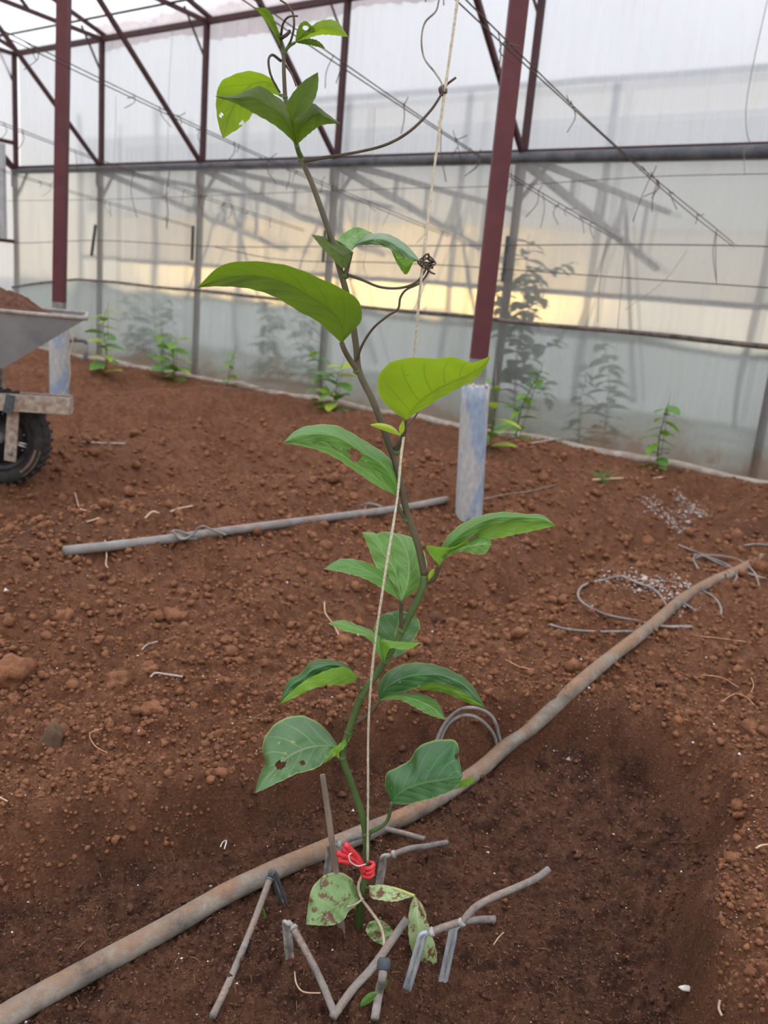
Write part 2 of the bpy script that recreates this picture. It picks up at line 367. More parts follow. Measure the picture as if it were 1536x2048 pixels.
def empty(name, loc=(0, 0, 0)):
    o = bpy.data.objects.new(name, None); COL.objects.link(o); o.location = loc; o.empty_display_size = .05; return o
def join(*parts):
    V = []; Fs = []
    for v, f in parts:
        n = len(V); V += [tuple(p) for p in v]; Fs += [tuple(i + n for i in q) for q in f]
    return V, Fs
def box(c, s, ax=None):
    c = Vector(c); X, Y, Z = ax if ax else (Vector((1, 0, 0)), Vector((0, 1, 0)), Vector((0, 0, 1)))
    v = [c + X * (i * s[0] / 2) + Y * (j * s[1] / 2) + Z * (k * s[2] / 2) for i in (-1, 1) for j in (-1, 1) for k in (-1, 1)]
    return v, [(0, 1, 3, 2), (4, 6, 7, 5), (0, 4, 5, 1), (2, 3, 7, 6), (0, 2, 6, 4), (1, 5, 7, 3)]
def frame(d, up=(0, 0, 1)):
    d = Vector(d).normalized(); up = Vector(up)
    if abs(d.dot(up)) > .95: up = Vector((1, 0, 0))
    s = d.cross(up).normalized(); return d, s, s.cross(d)
def bar(a, b, w, t, up=(0, 0, 1)):       # square section between two points
    a, b = Vector(a), Vector(b); d, s, q = frame(b - a, up); return box((a + b) / 2, ((b - a).length, w, t), (d, s, q))
def crom(P, n, cyc=False):
    P = [Vector(p) for p in P]
    if len(P) < 3:
        return [P[0].lerp(P[1], i / (n - 1)) for i in range(n)]
    d = [0]
    for i in range(len(P) - 1): d.append(d[-1] + max(1e-6, (P[i + 1] - P[i]).length))
    out = []
    for j in range(n):
        t = d[-1] * j / (n - 1); i = 0
        while i < len(P) - 2 and d[i + 1] < t: i += 1
        f = (t - d[i]) / (d[i + 1] - d[i])
        p1, p2 = P[i], P[i + 1]; h = d[i + 1] - d[i]
        m1 = (P[i + 1] - P[i - 1]) / (d[i + 1] - d[i - 1]) * h if i > 0 else p2 - p1
        m2 = (P[i + 2] - P[i]) / (d[i + 2] - d[i]) * h if i < len(P) - 2 else p2 - p1
        f2, f3 = f * f, f * f * f
        out.append(p1 * (2 * f3 - 3 * f2 + 1) + m1 * (f3 - 2 * f2 + f) + p2 * (-2 * f3 + 3 * f2) + m2 * (f3 - f2))
    return out
def tube(P, r, n=None, sides=8, wob=0.0, raw=False, cap=True):
    n = n or max(2, len(P) * 5)
    pts = [Vector(p) for p in P] if raw else crom(P, n)
    n = len(pts); rs = [r] * n if isinstance(r, (int, float)) else list(np.interp(np.linspace(0, 1, n), np.linspace(0, 1, len(r)), r))
    V = []; fs = []; s = None
    for i in range(n):
        d = (pts[min(n - 1, i + 1)] - pts[max(0, i - 1)])
        d = d.normalized() if d.length > 1e-9 else Vector((0, 0, 1))
        if s is None: _, s, _ = frame(d)
        s = (s - d * s.dot(d)).normalized(); q = d.cross(s); rr = rs[i] * (1 + wob * random.uniform(-1, 1))
        for j in range(sides):
            a = 2 * math.pi * j / sides; V.append(pts[i] + (s * math.cos(a) + q * math.sin(a)) * rr)
    for i in range(n - 1):
        for j in range(sides):
            a = i * sides + j; b = i * sides + (j + 1) % sides; fs.append((a, b, b + sides, a + sides))
    if cap: fs.append(tuple(range(sides - 1, -1, -1))); fs.append(tuple((n - 1) * sides + j for j in range(sides)))
    return V, fs
def blob(r, sub=1, amp=.25, seed=0, sq=(1, 1, .8)):
    import bmesh
    bm = bmesh.new(); bmesh.ops.create_icosphere(bm, subdivisions=sub, radius=1); rg = random.Random(seed)
    off = [rg.uniform(-9, 9) for _ in range(3)]
    from mathutils import noise
    for v in bm.verts:
        p = v.co.copy(); k = 1 + amp * noise.noise(p * 1.3 + Vector(off)) * 1.6 + amp * .7 * noise.noise(p * 3.4 + Vector(off)) + (amp * .6 * noise.noise(p * 7.5 + Vector(off)) if sub > 2 else 0)
        v.co = Vector((p.x * sq[0], p.y * sq[1], p.z * sq[2])) * (k * r)
    V = [v.co.copy() for v in bm.verts]; Fs = [tuple(v.index for v in f.verts) for f in bm.faces]; bm.free(); return V, Fs

# ------------------------------------------------------------------ ground
def build_ground():
    na, nr = 820, 900
    a = np.linspace(-.82, .82, na); r = np.concatenate([np.geomspace(.42, .5, 20)[:-1], np.geomspace(.5, 2.1, 601)[:-1], np.geomspace(2.1, 10.5, 281)]); nr = len(r)
    A, Rr = np.meshgrid(a, r); x = (np.sin(A) * Rr).ravel(); y = (np.cos(A) * Rr).ravel()
    m = macro(x, y); sd = basin_sd(x, y); b = 1 - sstep(-.06, .05, sd + .03 * vnoise(x / .06, y / .06, 5))
    comp = np.maximum(b, np.maximum(G(x, y, HOLE2.x, HOLE2.y, .34), G(x, y, HOLE3.x, HOLE3.y, .30)))
    n = (x - B0.x) * DN.x + (y - B0.y) * DN.y
    z = m + micro(x, y, b) * sstep(-.2, .3, n)
    z = np.where(n < -.05, -.16, z)
    v = np.stack([x, y, z], 1)
    i = np.arange(na * nr).reshape(nr, na)
    q = np.stack([i[:-1, :-1], i[:-1, 1:], i[1:, 1:], i[1:, :-1]], -1).reshape(-1, 4)[:, ::-1]
    me = bpy.data.meshes.new('floor'); me.vertices.add(len(v)); me.vertices.foreach_set('co', v.astype(np.float32).ravel())
    me.loops.add(q.size); me.loops.foreach_set('vertex_index', q.astype(np.int32).ravel())
    me.polygons.add(len(q)); me.polygons.foreach_set('loop_start', np.arange(0, q.size, 4, dtype=np.int32))
    me.polygons.foreach_set('loop_total', np.full(len(q), 4, np.int32)); me.polygons.foreach_set('use_smooth', np.ones(len(q), bool))
    me.update(calc_edges=True)
    at = me.attributes.new('compost', 'FLOAT', 'POINT'); at.data.foreach_set('value', comp.astype(np.float32))
    me.materials.append(SOIL); o = link('floor', me)
    tag(o, 'bare tilled red-brown soil with ridges, furrows and a hollow of dark compost', None, None, 'structure')
    out = simple('outside_ground', (.13, .14, .12), (.20, .20, .17), 2, .95, 0)
    vs = [W(u, n, -.05 + (.03 if n < -.5 else 0)) for n in (-.1, -1, -70) for u in (-60, 60)]; vs += [p - Vector((0, 0, .2)) for p in vs]
    f = [(0, 1, 3, 2), (2, 3, 5, 4), (6, 8, 9, 7), (8, 10, 11, 9), (0, 6, 7, 1), (4, 5, 11, 10)]; tag(obj('trim_1', (vs, f), out, None, False), 'dusty ground outside the greenhouse', None, None, 'structure')
build_ground()

# ------------------------------------------------------------------ greenhouse shell
PU = [-1.42, 0.0, 1.375, 2.83, 4.36, 6.06, 7.55, 9.05, 10.55]
CH, EAVE, RAIL = 1.745, 2.82, 0.725
UE = 12.0
def sheet(u0, u1, z0f, z1f, n, amp, nu=200, nv=24, seed=0, sag=None):
    V = []; UVs = []; fs = []
    for j in range(nv + 1):
        for i in range(nu + 1):
            u = u0 + (u1 - u0) * i / nu; t = j / nv; z0, z1 = z0f(u), z1f(u); z = z0 + (z1 - z0) * t
            w = amp * (vnoise(np.array([u * 2.1]), np.array([z * .5 + u * .3]), seed)[0] + .5 * vnoise(np.array([u * 7 + z * 2]), np.array([z * 1.2]), seed + 1)[0]) * math.sin(math.pi * min(1, max(0, t))) ** .5
            V.append(W(u, n + w, z)); UVs.append((u, z))
    for j in range(nv):
        for i in range(nu):
            a = j * (nu + 1) + i; fs.append((a, a + 1, a + nu + 2, a + nu + 1))
    return (V, fs), UVs
def rail_z(u): return RAIL + .015 if u > -.3 else RAIL + .015 + (u + .3) * .13
def build_wall():
    wb = tag(empty('wall_back', W(2, 0, 0)), 'long side wall of clear film on a dark red steel frame', None, None, 'structure')
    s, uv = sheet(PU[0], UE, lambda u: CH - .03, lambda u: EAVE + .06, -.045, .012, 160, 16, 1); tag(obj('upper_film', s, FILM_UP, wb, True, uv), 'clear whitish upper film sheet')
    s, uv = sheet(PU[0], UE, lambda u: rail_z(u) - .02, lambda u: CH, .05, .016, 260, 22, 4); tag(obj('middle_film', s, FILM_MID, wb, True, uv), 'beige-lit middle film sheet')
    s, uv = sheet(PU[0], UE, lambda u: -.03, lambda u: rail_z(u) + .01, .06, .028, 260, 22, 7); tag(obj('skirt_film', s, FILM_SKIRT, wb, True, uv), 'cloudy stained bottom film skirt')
    for u in PU:
        obj('post', join(bar(W(u, 0, -.1), W(u, 0, CH), .042, .042, DN), bar(W(u, 0, CH), W(u, 0, EAVE), .038, .038, DN)), REDD, wb, False)
        obj('post_cap', box(W(u, .012, CH - .10), (.055, .055, .12), (DU, DN, Vector((0, 0, 1)))), STEEL, wb, False)
        obj('knee_strut', bar(W(u, -.01, CH - .27), W(u + .20, -.02, CH - .02), .022, .022), STEEL, wb, False)
    ch = crom([W(PU[0] - .02, .02, CH - .012), W(0, .02, CH - .012), W(2.8, .025, CH - .015), W(4.4, .03, CH - .015), W(UE, .03, CH - .02)], 60)
    tag(obj('chord_pipe', tube(ch, [.026, .030, .034, .038, .046, .05, .05], raw=True, sides=14), DARK, wb), 'dark grey film-wrapped horizontal pipe')
    obj('chord_batten', bar(W(PU[0], .0, CH + .028), W(UE, .0, CH + .032), .03, .02), REDD, wb, False)
    obj('eave_beam', bar(W(PU[0], 0, EAVE), W(UE, 0, EAVE), .04, .04), REDD, wb, False)
    rp = [W(u, .065, rail_z(u) + .004 * math.sin(u * 5)) for u in np.linspace(PU[0], UE, 70)]
    tag(obj('rail', tube(rp, [.010, .010, .012, .014, .018, .024, .026], raw=True, sides=8), simple('weathered_lath', (.06, .052, .05), (.20, .165, .14), 12, .8, .3), wb), 'weathered lath holding the film')
    for u, tilt in ((0.0, .03), (1.375, 0), (2.83, 0), (4.36, 0)):
        zz = 1.12 if u else 1.1
        obj('film_clip', bar(W(u + tilt, .078, zz + .14), W(u - tilt, .078, zz - .14 + (.05 if u == 2.83 else 0)), .022, .022), BLACKP, wb, False)
    bp = [W(u, .09 + .015 * math.sin(u * 3.3), .012 + .008 * math.sin(u * 7)) for u in np.linspace(PU[0], UE, 90)]
    tag(obj('baseboard_back', tube(bp, .028, raw=True, sides=8, wob=.25), simple('soiled_film_fold', (.26, .20, .16), (.42, .37, .32), 12, .8, .3)), 'pale soiled fold of film lying along the wall foot', None, None, 'structure')
    # knee braces and ceiling ties in every bay
    ce = tag(empty('ceiling', W(2, 2, 2.8)), 'roof of clear film on dark red rafters', None, None, 'structure')
    for u in PU:
        obj('knee_brace', bar(W(u, .02, CH + .02), W(u, 1.12, EAVE - .02), .030, .030, DU), REDD, ce, False)
        obj('tie_beam', bar(W(u, 0, EAVE), W(u, 4.2, EAVE + .16), .03, .03), REDD, ce, False)
        obj('rafter', bar(W(u, -.05, EAVE + .03), W(u, 4.2, EAVE + 1.25), .03, .03), REDD, ce, False)
        obj('rafter', bar(W(u, 8.4, EAVE + .03), W(u, 4.2, EAVE + 1.25), .03, .03), REDD, ce, False)
        for n1 in (.7, 1.5): obj('web_strut', bar(W(u, n1, EAVE + .03), W(u, n1 + .35, EAVE + .03 + (n1 + .35) * .29), .022, .022), REDD, ce, False)
        obj('gutter_strut', bar(W(u, -.01, EAVE - .3), W(u - .16, .1, EAVE + .1), .016, .016), REDD, ce, False)
    for n1 in (1.1, 2.05, 3.1): obj('purlin', bar(W(PU[0], n1, EAVE + .05 + .29 * n1), W(UE, n1, EAVE + .05 + .29 * n1), .03, .03), REDD, ce, False)
    obj('purlin_tie', tube([W(PU[0], .35, EAVE + .03), W(3, .38, EAVE + .02), W(UE, .35, EAVE + .03)], .009, 12, 6), REDD, ce)
    def roof(n0, z0, n1, z1):
        V = []; UVs = []; fs = []; nu, nv = 140, 14
        for j in range(nv + 1):
            for i in range(nu + 1):
                u = PU[0] + (UE - PU[0]) * i / nu; t = j / nv
                w = .02 * vnoise(np.array([u * 3]), np.array([t * 4]), 31)[0]
                V.append(W(u, n0 + (n1 - n0) * t, z0 + (z1 - z0) * t + w + .05)); UVs.append((t * 4, u))
        for j in range(nv):
            for i in range(nu): a = j * (nu + 1) + i; fs.append((a, a + 1, a + nu + 2, a + nu + 1))
        return (V, fs), UVs
    s, uv = roof(-.1, EAVE + .03, 4.2, EAVE + 1.27); tag(obj('roof_film', s, FILM_ROOF, ce, True, uv), 'clear roof film')
    s, uv = roof(8.5, EAVE + .03, 4.2, EAVE + 1.27); obj('roof_film', s, FILM_ROOF, ce, True, uv)
    # gathered, rust-stained film flap hanging over the eave beam
    V = []; UVs = []; fs = []; nu = 420
    for j in range(7):
        for i in range(nu + 1):
            u = PU[0] + 1.3 + 5.2 * i / nu; t = j / 6; hang = .10 + .05 * vnoise(np.array([u * 2.0]), np.array([1.]), 50)[0]
            w = .025 * vnoise(np.array([u * 13]), np.array([t * 1.5]), 51)[0] + .012 * math.sin(u * 47 + t * 3)
            V.append(W(u, -.02 + w - .02 * t, EAVE + .14 - (.14 + hang) * t)); UVs.append((u * 4, t))
    for j in range(6):
        for i in range(nu): a = j * (nu + 1) + i; fs.append((a, a + 1, a + nu + 2, a + nu + 1))
    tag(obj('film_flap', (V, fs), film_material('stained_flap', (.66, .52, .52), .45, .75, 1.0, (.30, .12, .11)), ce, True, UVs), 'gathered rust-stained film flap')
    # end wall
    we = tag(empty('wall_end', W(PU[0], 1.5, 0)), 'end wall with pale corrugated sheet and dark frame', None, None, 'structure')
    V = []; UVs = []; fs = []
    for j in range(13):
        for i in range(41):
            n = 4.5 * i / 40; z = -.05 + (EAVE + .05) * j / 12; V.append(W(PU[0] + .02 * vnoise(np.array([n * 3]), np.array([z]), 5)[0] - .04, n, z)); UVs.append((n, z))
    for j in range(12):
        for i in range(40): a = j * 41 + i; fs.append((a, a + 1, a + 42, a + 41))
    obj('end_film', (V, fs), FILM_UP, we, True, UVs)
    for n in (1.45, 2.9): obj('post', bar(W(PU[0], n, -.05), W(PU[0], n, EAVE), .045, .045, DU), REDD, we, False)
    for z in (EAVE, 2.0, 1.05): obj('cross_bar', bar(W(PU[0], 0, z), W(PU[0], 4.5, z + .02), .035, .035), REDD, we, False)
    obj('brace', bar(W(PU[0], .02, CH), W(PU[0], .9, CH + .55), .03, .03, DU), REDD, we, False)
    sh = []
    for i in range(30):
        n = .12 + i * .04; sh.append(W(PU[0] + .02 + (.012 if i % 2 else 0), n, 0))
    V = [p + Vector((0, 0, z)) for z in (1.07, 1.97) for p in sh]; fs = [(i, i + 1, i + 31, i + 30) for i in range(29)]
    tag(obj('corrugated_sheet', (V, fs), simple('pale_galvanised', (.42, .43, .45), (.58, .58, .6), 9, .5, .05, .3), we, False), 'pale corrugated metal sheet')
build_wall()
def build_rest():
    for nm, f, lab in (('wall_front', lambda t, z: W(PU[0] + (12 - PU[0]) * t, 8.4, z), 'opposite film wall of the greenhouse behind the viewpoint'),
                       ('wall_right', lambda t, z: W(12, 8.4 * t, z), 'far right film end wall of the greenhouse')):
        V = [f(i / 20, z) for z in (-.1, EAVE + .05) for i in range(21)]; UVs = [(i * .6, z) for z in (0, 2.8) for i in range(21)]
        tag(obj(nm, (V, [(i, i + 1, i + 22, i + 21) for i in range(20)]), FILM_MID, None, True, UVs), lab, None, None, 'structure')
build_rest()

# ------------------------------------------------------------------ neighbouring greenhouse seen blurred through the film
def build_neighbour():
    nb = tag(empty('neighbour_greenhouse', W(4, -3, 0)), 'neighbouring film greenhouse with grey trusses, seen through the wall', 'greenhouse')
    P = in_wall
    # its long eave band: film fascia with a darker gutter below, at 3 m beyond our wall
    def wl(px, py, n): q = P(px, py, n); u, _ = un(q); return u, q.z
    n0 = -3.0
    u0, zt = wl(800, 212, n0); u1, zt1 = wl(1536, 152, n0); _, zm = wl(800, 265, n0); ul, zl = wl(246, 258, n0)
    zt = (zt + zt1) / 2
    def strip(name, ua, ub, za, zb, n, m, lab=None):
        V = [W(ua + (ub - ua) * i / 30, n, z) for z in (za, zb) for i in range(31)]; UVs = [(ua + (ub - ua) * i / 30, z) for z in (za, zb) for i in range(31)]
        o = obj(name, (V, [(i, i + 1, i + 32, i + 31) for i in range(30)]), m, nb, True, UVs)
        if lab: o['label'] = lab
    strip('fascia_film', u0 - 2.0, 16, zm, zt, n0, FILM_NB, 'beige film fascia')
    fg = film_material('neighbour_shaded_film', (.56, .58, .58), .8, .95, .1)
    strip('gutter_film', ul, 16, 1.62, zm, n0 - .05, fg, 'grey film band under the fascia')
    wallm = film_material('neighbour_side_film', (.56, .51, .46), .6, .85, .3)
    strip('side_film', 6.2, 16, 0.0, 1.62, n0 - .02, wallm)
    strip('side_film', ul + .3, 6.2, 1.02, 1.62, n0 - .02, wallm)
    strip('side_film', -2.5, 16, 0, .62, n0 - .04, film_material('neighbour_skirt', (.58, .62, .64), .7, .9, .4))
    obj('eave_pipe', bar(W(u0 - 2.2, n0 + .03, zt), W(16, n0 + .03, zt), .05, .05), NBSTEEL, nb, False)
    obj('gutter_rail', bar(W(ul, n0 + .03, 1.02), W(16, n0 + .03, 1.02), .06, .05), NBSTEEL, nb, False)
    obj('gutter_rail', bar(W(ul, n0 + .03, 0.62), W(16, n0 + .03, 0.62), .05, .05), NBSTEEL, nb, False)
    for u in np.arange(ul, 15, 1.5): obj('post', bar(W(u, n0 + .05, -.1), W(u, n0 + .05, zt), .05, .05, DN), NBSTEEL, nb, False)
    # light trusses springing from each of our posts to the neighbour's line
    for u in PU[1:7]:
        a = W(u, -.04, CH - .03); b = W(u, n0 + .1, 1.27)
        obj('truss_chord', bar(a, b, .045, .045), NBSTEEL, nb, False)
        obj('truss_top', bar(W(u, -.04, CH), W(u, n0, CH + .02), .04, .04), NBSTEEL, nb, False)
        for t in (.28, .45, .62, .82): obj('truss_web', bar(a.lerp(b, t), W(u, -.04 + (n0 + .1) * t, CH), .03, .03, DU), NBSTEEL, nb, False)
        obj('truss_leg', bar(W(u, n0 * .62, CH), W(u, n0 * .95, .1), .025, .025, DU), NBSTEEL, nb, False)
        obj('truss_leg', bar(W(u, n0 * .62, CH), W(u, n0 * .42, .65), .02, .02, DU), NBSTEEL, nb, False)
build_neighbour()

# ------------------------------------------------------------------ interior steel posts in cement-filled sleeves
def build_post(base_px, sleeve_top, post_top, wpx, pw, label):
    P0 = ground(*base_px); P0.z -= .03; k = dist_px(P0)
    S1 = at_y(*sleeve_top, P0.y); T = at_y(*post_top, P0.y); r = wpx * k / 2
    root = tag(empty('steel_post', P0), label, 'post')
    ax = (S1 - P0).normalized()
    ring = []
    pts = [P0 - ax * .1, P0, P0.lerp(S1, .3), P0.lerp(S1, .6), P0.lerp(S1, .9), S1]
    V, fs = tube(pts, r, raw=True, sides=28, cap=False); n = len(V)
    top = len(V) - 28
    V2 = [S1 + (Vector(V[top + j]) - S1) * .9 + ax * (-.004 + .012 * random.random()) for j in range(28)]
    V += V2; V.append(S1 + ax * .012); fs += [(top + j, top + (j + 1) % 28, n + (j + 1) % 28, n + j) for j in range(28)] + [(n + j, n + (j + 1) % 28, n + 28) for j in range(28)]
    mats = [PVC, CONC]; fm = [0] * (len(fs) - 56) + [1] * 56
    sl = link('sleeve', mesh('sleeve', V, fs, None, True, None, mats, fm), root); tag(sl, 'blue-painted plastic sleeve filled with cement')
    d = (T - S1).normalized(); T2 = T + d * max(0, (2.93 - T.z) / d.z)
    G1 = S1 + d * .10
    obj('bare_foot', bar(S1 - d * .05, G1, pw * .98, pw * .98, (0, 1, 0)), STEEL, root, False)
    obj('column', bar(G1, T2, pw, pw, (0, 1, 0)), RED, root, False)
    rg = random.Random(3)
    cr = [S1 + Vector((math.cos(a), math.sin(a), 0)) * r * rg.uniform(.65, .98) + ax * .006 for a in np.linspace(0, 6.1, 12)]
    obj('cement_lumps', join(*[(lambda bl: ([p + c for p in bl[0]], bl[1]))(blob(r * rg.uniform(.1, .2), 1, .3, i)) for i, c in enumerate(cr)]), CONC, root)
    return root
def build_fittings():
    g = in_wall(170, 716, .35); y = g.y
    root = tag(empty('pipe_stub', g), 'grey pipe stub with elbow standing at the wall foot behind the wheelbarrow', 'pipe')
    obj('riser', tube([g - Vector((0, 0, .06)), at_y(172, 688, y)], .02, 3, 10), STEEL, root)
    obj('elbow', tube([at_y(173, 690, y), at_y(170, 683, y), at_y(150, 681, y), at_y(140, 682, y)], .016, 12, 10), DARK, root)
    obj('valve_knob', (lambda b, c: ([p + c for p in b[0]], b[1]))(blob(.02, 2, .1, 4), at_y(149, 676, y - .01)), STICK, root)
    L = ground(119, 806); tag(obj('pale_rope', tube([at_y(168, 628, L.y - .07), at_y(158, 640, L.y - .07), at_y(141, 648, L.y - .07), at_y(146, 680, L.y - .07), at_y(139, 712, L.y - .07), at_y(139, 760, L.y - .07), at_y(122, 795, L.y - .07)], .003, 40, 6), TWINE), 'pale rope end hanging down the sleeve behind the wheelbarrow', 'rope')
build_fittings()
build_post((938, 1036), (951, 772), (1038, 0), 54, .062, 'dark red steel post in blue cement-filled sleeve beside the young vine')
build_post((119, 806), (118, 640), (128, 0), 37, .060, 'dark red steel post in blue cement-filled sleeve behind the wheelbarrow')

# ------------------------------------------------------------------ trellis wires and wall strings
def build_wires():
    rg = random.Random(5)
    names = {5.74: 'two-strand trellis wire with tie ends farthest from the corrugated sheet',
             5.10: 'two-strand trellis wire with tie ends next to the blue-sleeved post',
             3.88: 'two-strand trellis wire with tie ends crossing the middle bay',
             2.58: 'two-strand trellis wire with tie ends passing the post behind the wheelbarrow',
             1.30: 'trellis wire with tie ends nearest the corrugated sheet'}
    for u, lab in names.items():
        a, b = W(u, .02, 1.255), W(u, 3.6, 1.70)
        root = tag(empty('trellis_wire', a), lab, 'wire', 'trellis wires running from the wall')
        for s in (-1, 1):
            pts = [a.lerp(b, t) + Vector((0, 0, s * .007 - .035 * math.sin(math.pi * t))) + DU * (s * .006 * math.sin(9 * t)) for t in np.linspace(0, 1, 30)]
            obj('strand', tube(pts, .0022, raw=True, sides=5), WIRE, root)
        for i in range(17):
            t = rg.uniform(.05, .95); p = a.lerp(b, t) + Vector((0, 0, -.035 * math.sin(math.pi * t)))
            L = rg.uniform(.03, .12) * (2.2 if rg.random() < .2 else 1); q = [p + Vector((0, 0, .012)), p + DU * rg.uniform(-.03, .03) + Vector((0, 0, -L * .4)), p + DU * rg.uniform(-.05, .05) + DN * rg.uniform(-.05, .05) + Vector((0, 0, -L))]
            obj('tie', tube(q, .0018, 6, 4), WIRE, root)
            if rg.random() < .6:
                q = [p, p + DU * rg.uniform(-.05, .05) + DN * rg.uniform(-.03, .03) + Vector((0, 0, rg.uniform(-.02, .045)))]; obj('tie', tube(q, .0018, 3, 4), WIRE, root)
    lines = [([(-20, 402), (250, 398), (500, 388), (768, 378), (1000, 372), (1310, 353), (1560, 347)], 'thin grey string stretched along the wall just under the dark pipe', .0022),
             ([(-20, 480), (35, 486), (200, 481), (430, 493), (768, 492), (970, 491), (1240, 489), (1470, 491), (1560, 494)], 'dark cable stretched along the wall at mid height', .0034),
             ([(430, 494), (560, 519), (768, 525), (900, 531), (1100, 545), (1240, 555), (1400, 566), (1560, 577)], 'dark sagging cord along the wall above the wooden lath', .0034)]
    for pts, lab, r in lines:
        tag(obj('wall_cord', tube([in_wall(x, y, .09) for x, y in pts], r, 60, 6), WIRE), lab, 'cord')
    hang = [([(1535, 0), (1508, 120), (1492, 215), (1494, 270), (1500, 286)], .1, .0022, 'thin grey wire hanging down the upper film, farthest from the corrugated sheet'),
            ([(1488, 290), (1489, 350)], .1, .0018, 'short string end knotted to the cord under the dark pipe'),
            ([(340, 340), (333, 385), (336, 430), (333, 455)], .1, .004, 'thick dangling cord end below the dark pipe'),
            ([(750, 215), (745, 320), (738, 440), (727, 540)], .5, .0014, 'faint thread hanging between the vine and the wall'),
            ([(1375, 500), (1330, 560), (1250, 620)], .12, .0014, 'slanting thread tied to the mid-height cable'),
            ([(345, 60), (338, 180), (335, 340)], .3, .0014, 'faint thread hanging in the middle bay'),
            ([(232, 190), (231, 260), (228, 330)], .3, .0016, 'thin string hanging beside the post behind the wheelbarrow'),
            ([(1215, 470), (1200, 560), (1195, 645)], .12, .002, 'shorter of two thin cords hanging from the mid-height cable'),
            ([(1252, 480), (1243, 570), (1235, 660)], .12, .002, 'longer of two thin cords hanging from the mid-height cable')]
    for pts, n, r, lab in hang: tag(obj('hanging_string', tube([in_wall(x, y, n) for x, y in pts], r, 14, 5), STRING if r < .003 else WIRE), lab, 'string')
build_wires()

# ------------------------------------------------------------------ drip pipes, micro tubes and stakes
def px_ground(pts, lift=0.0):
    return [ground(x, y) + Vector((0, 0, lift)) for x, y in pts]
def soil_pipe(pts, r, m, label, name='drip_pipe', cat='pipe', sides=16, lift=None, wob=.02):
    P = px_ground(pts); P = [p + Vector((0, 0, r * .85 if lift is None else lift)) for p in P]
    return tag(obj(name, tube(P, r, len(P) * 9, sides, wob), m), label, cat)
def build_pipes():
    soil_pipe([(-60, 2095), (60, 2022), (200, 1945), (350, 1862), (450, 1803), (560, 1750), (660, 1708), (750, 1670), (830, 1635), (900, 1592), (960, 1550), (1010, 1505), (1080, 1450), (1150, 1385), (1220, 1325), (1300, 1262), (1365, 1205), (1420, 1172), (1480, 1145), (1560, 1100), (1640, 1060)],
              .0155, PIPE, 'thick soil-crusted grey drip pipe running past the young vine')
    soil_pipe([(128, 1117), (250, 1103), (350, 1090), (450, 1075), (560, 1060), (700, 1041), (800, 1027), (892, 1009)], .0135, PIPE2,
              'shorter clean grey drip pipe lying across the far bed', lift=.02)
build_pipes()

def stake_set(elbow, foot, tubepts, label, lifts, m=None, foot2=None, r=.0048):
    """arrow drip stake pushed into the soil with its micro tube"""
    Ftp = ground(*foot); E = at_y(*elbow, Ftp.y - .004)
    root = tag(empty('drip_stake', Ftp), label, 'drip stake')
    d = (E - Ftp); k = dist_px(E)
    mid = E - d * .16
    T0 = at_y(*tubepts[0], E.y + lifts[0])
    m = m or STAKE
    for s in (-1, 1):
        off = Vector((s * .0034, 0, 0)); obj('prong', tube([Ftp - d * .25 + off, Ftp + off, mid + off, E + off * .8, E.lerp(T0, .75) + off * .5], .0030, 26, 7), m, root)
    obj('web', tube([Ftp - d * .25 , Ftp, mid, E, E.lerp(T0, .6)], .0021, 20, 6), STAKEC, root)
    cdir = (Vector(T0) - E).normalized() if (Vector(T0) - E).length > 1e-4 else Vector((1, 0, 0))
    obj('collar', tube([T0 - cdir * .002, T0 - cdir * .001, T0 + cdir * .003, T0 + cdir * .004], [.0048, .0062, .0062, .0048], raw=True, sides=12), BLACKP if m is BLACKP else STAKEC, root)
    P = [T0]
    for (x, y), l in zip(tubepts[1:], lifts[1:]):
        g = at_y(x, y, E.y + l) if l is not None else None
        P.append(g)
    if P[-1] is None:                                  # tube comes down to the soil at its far end
        ge = ground(*tubepts[-1]); n_ = len(P)
        for i in range(1, n_):
            q = at_y(*tubepts[i], T0.y + (ge.y - T0.y) * (i / (n_ - 1)) ** 1.0); P[i] = q
        P[-1].z += r + .008
    obj('micro_tube', tube(P, r, len(P) * 8, 10, .03), TUBE, root)
    return root
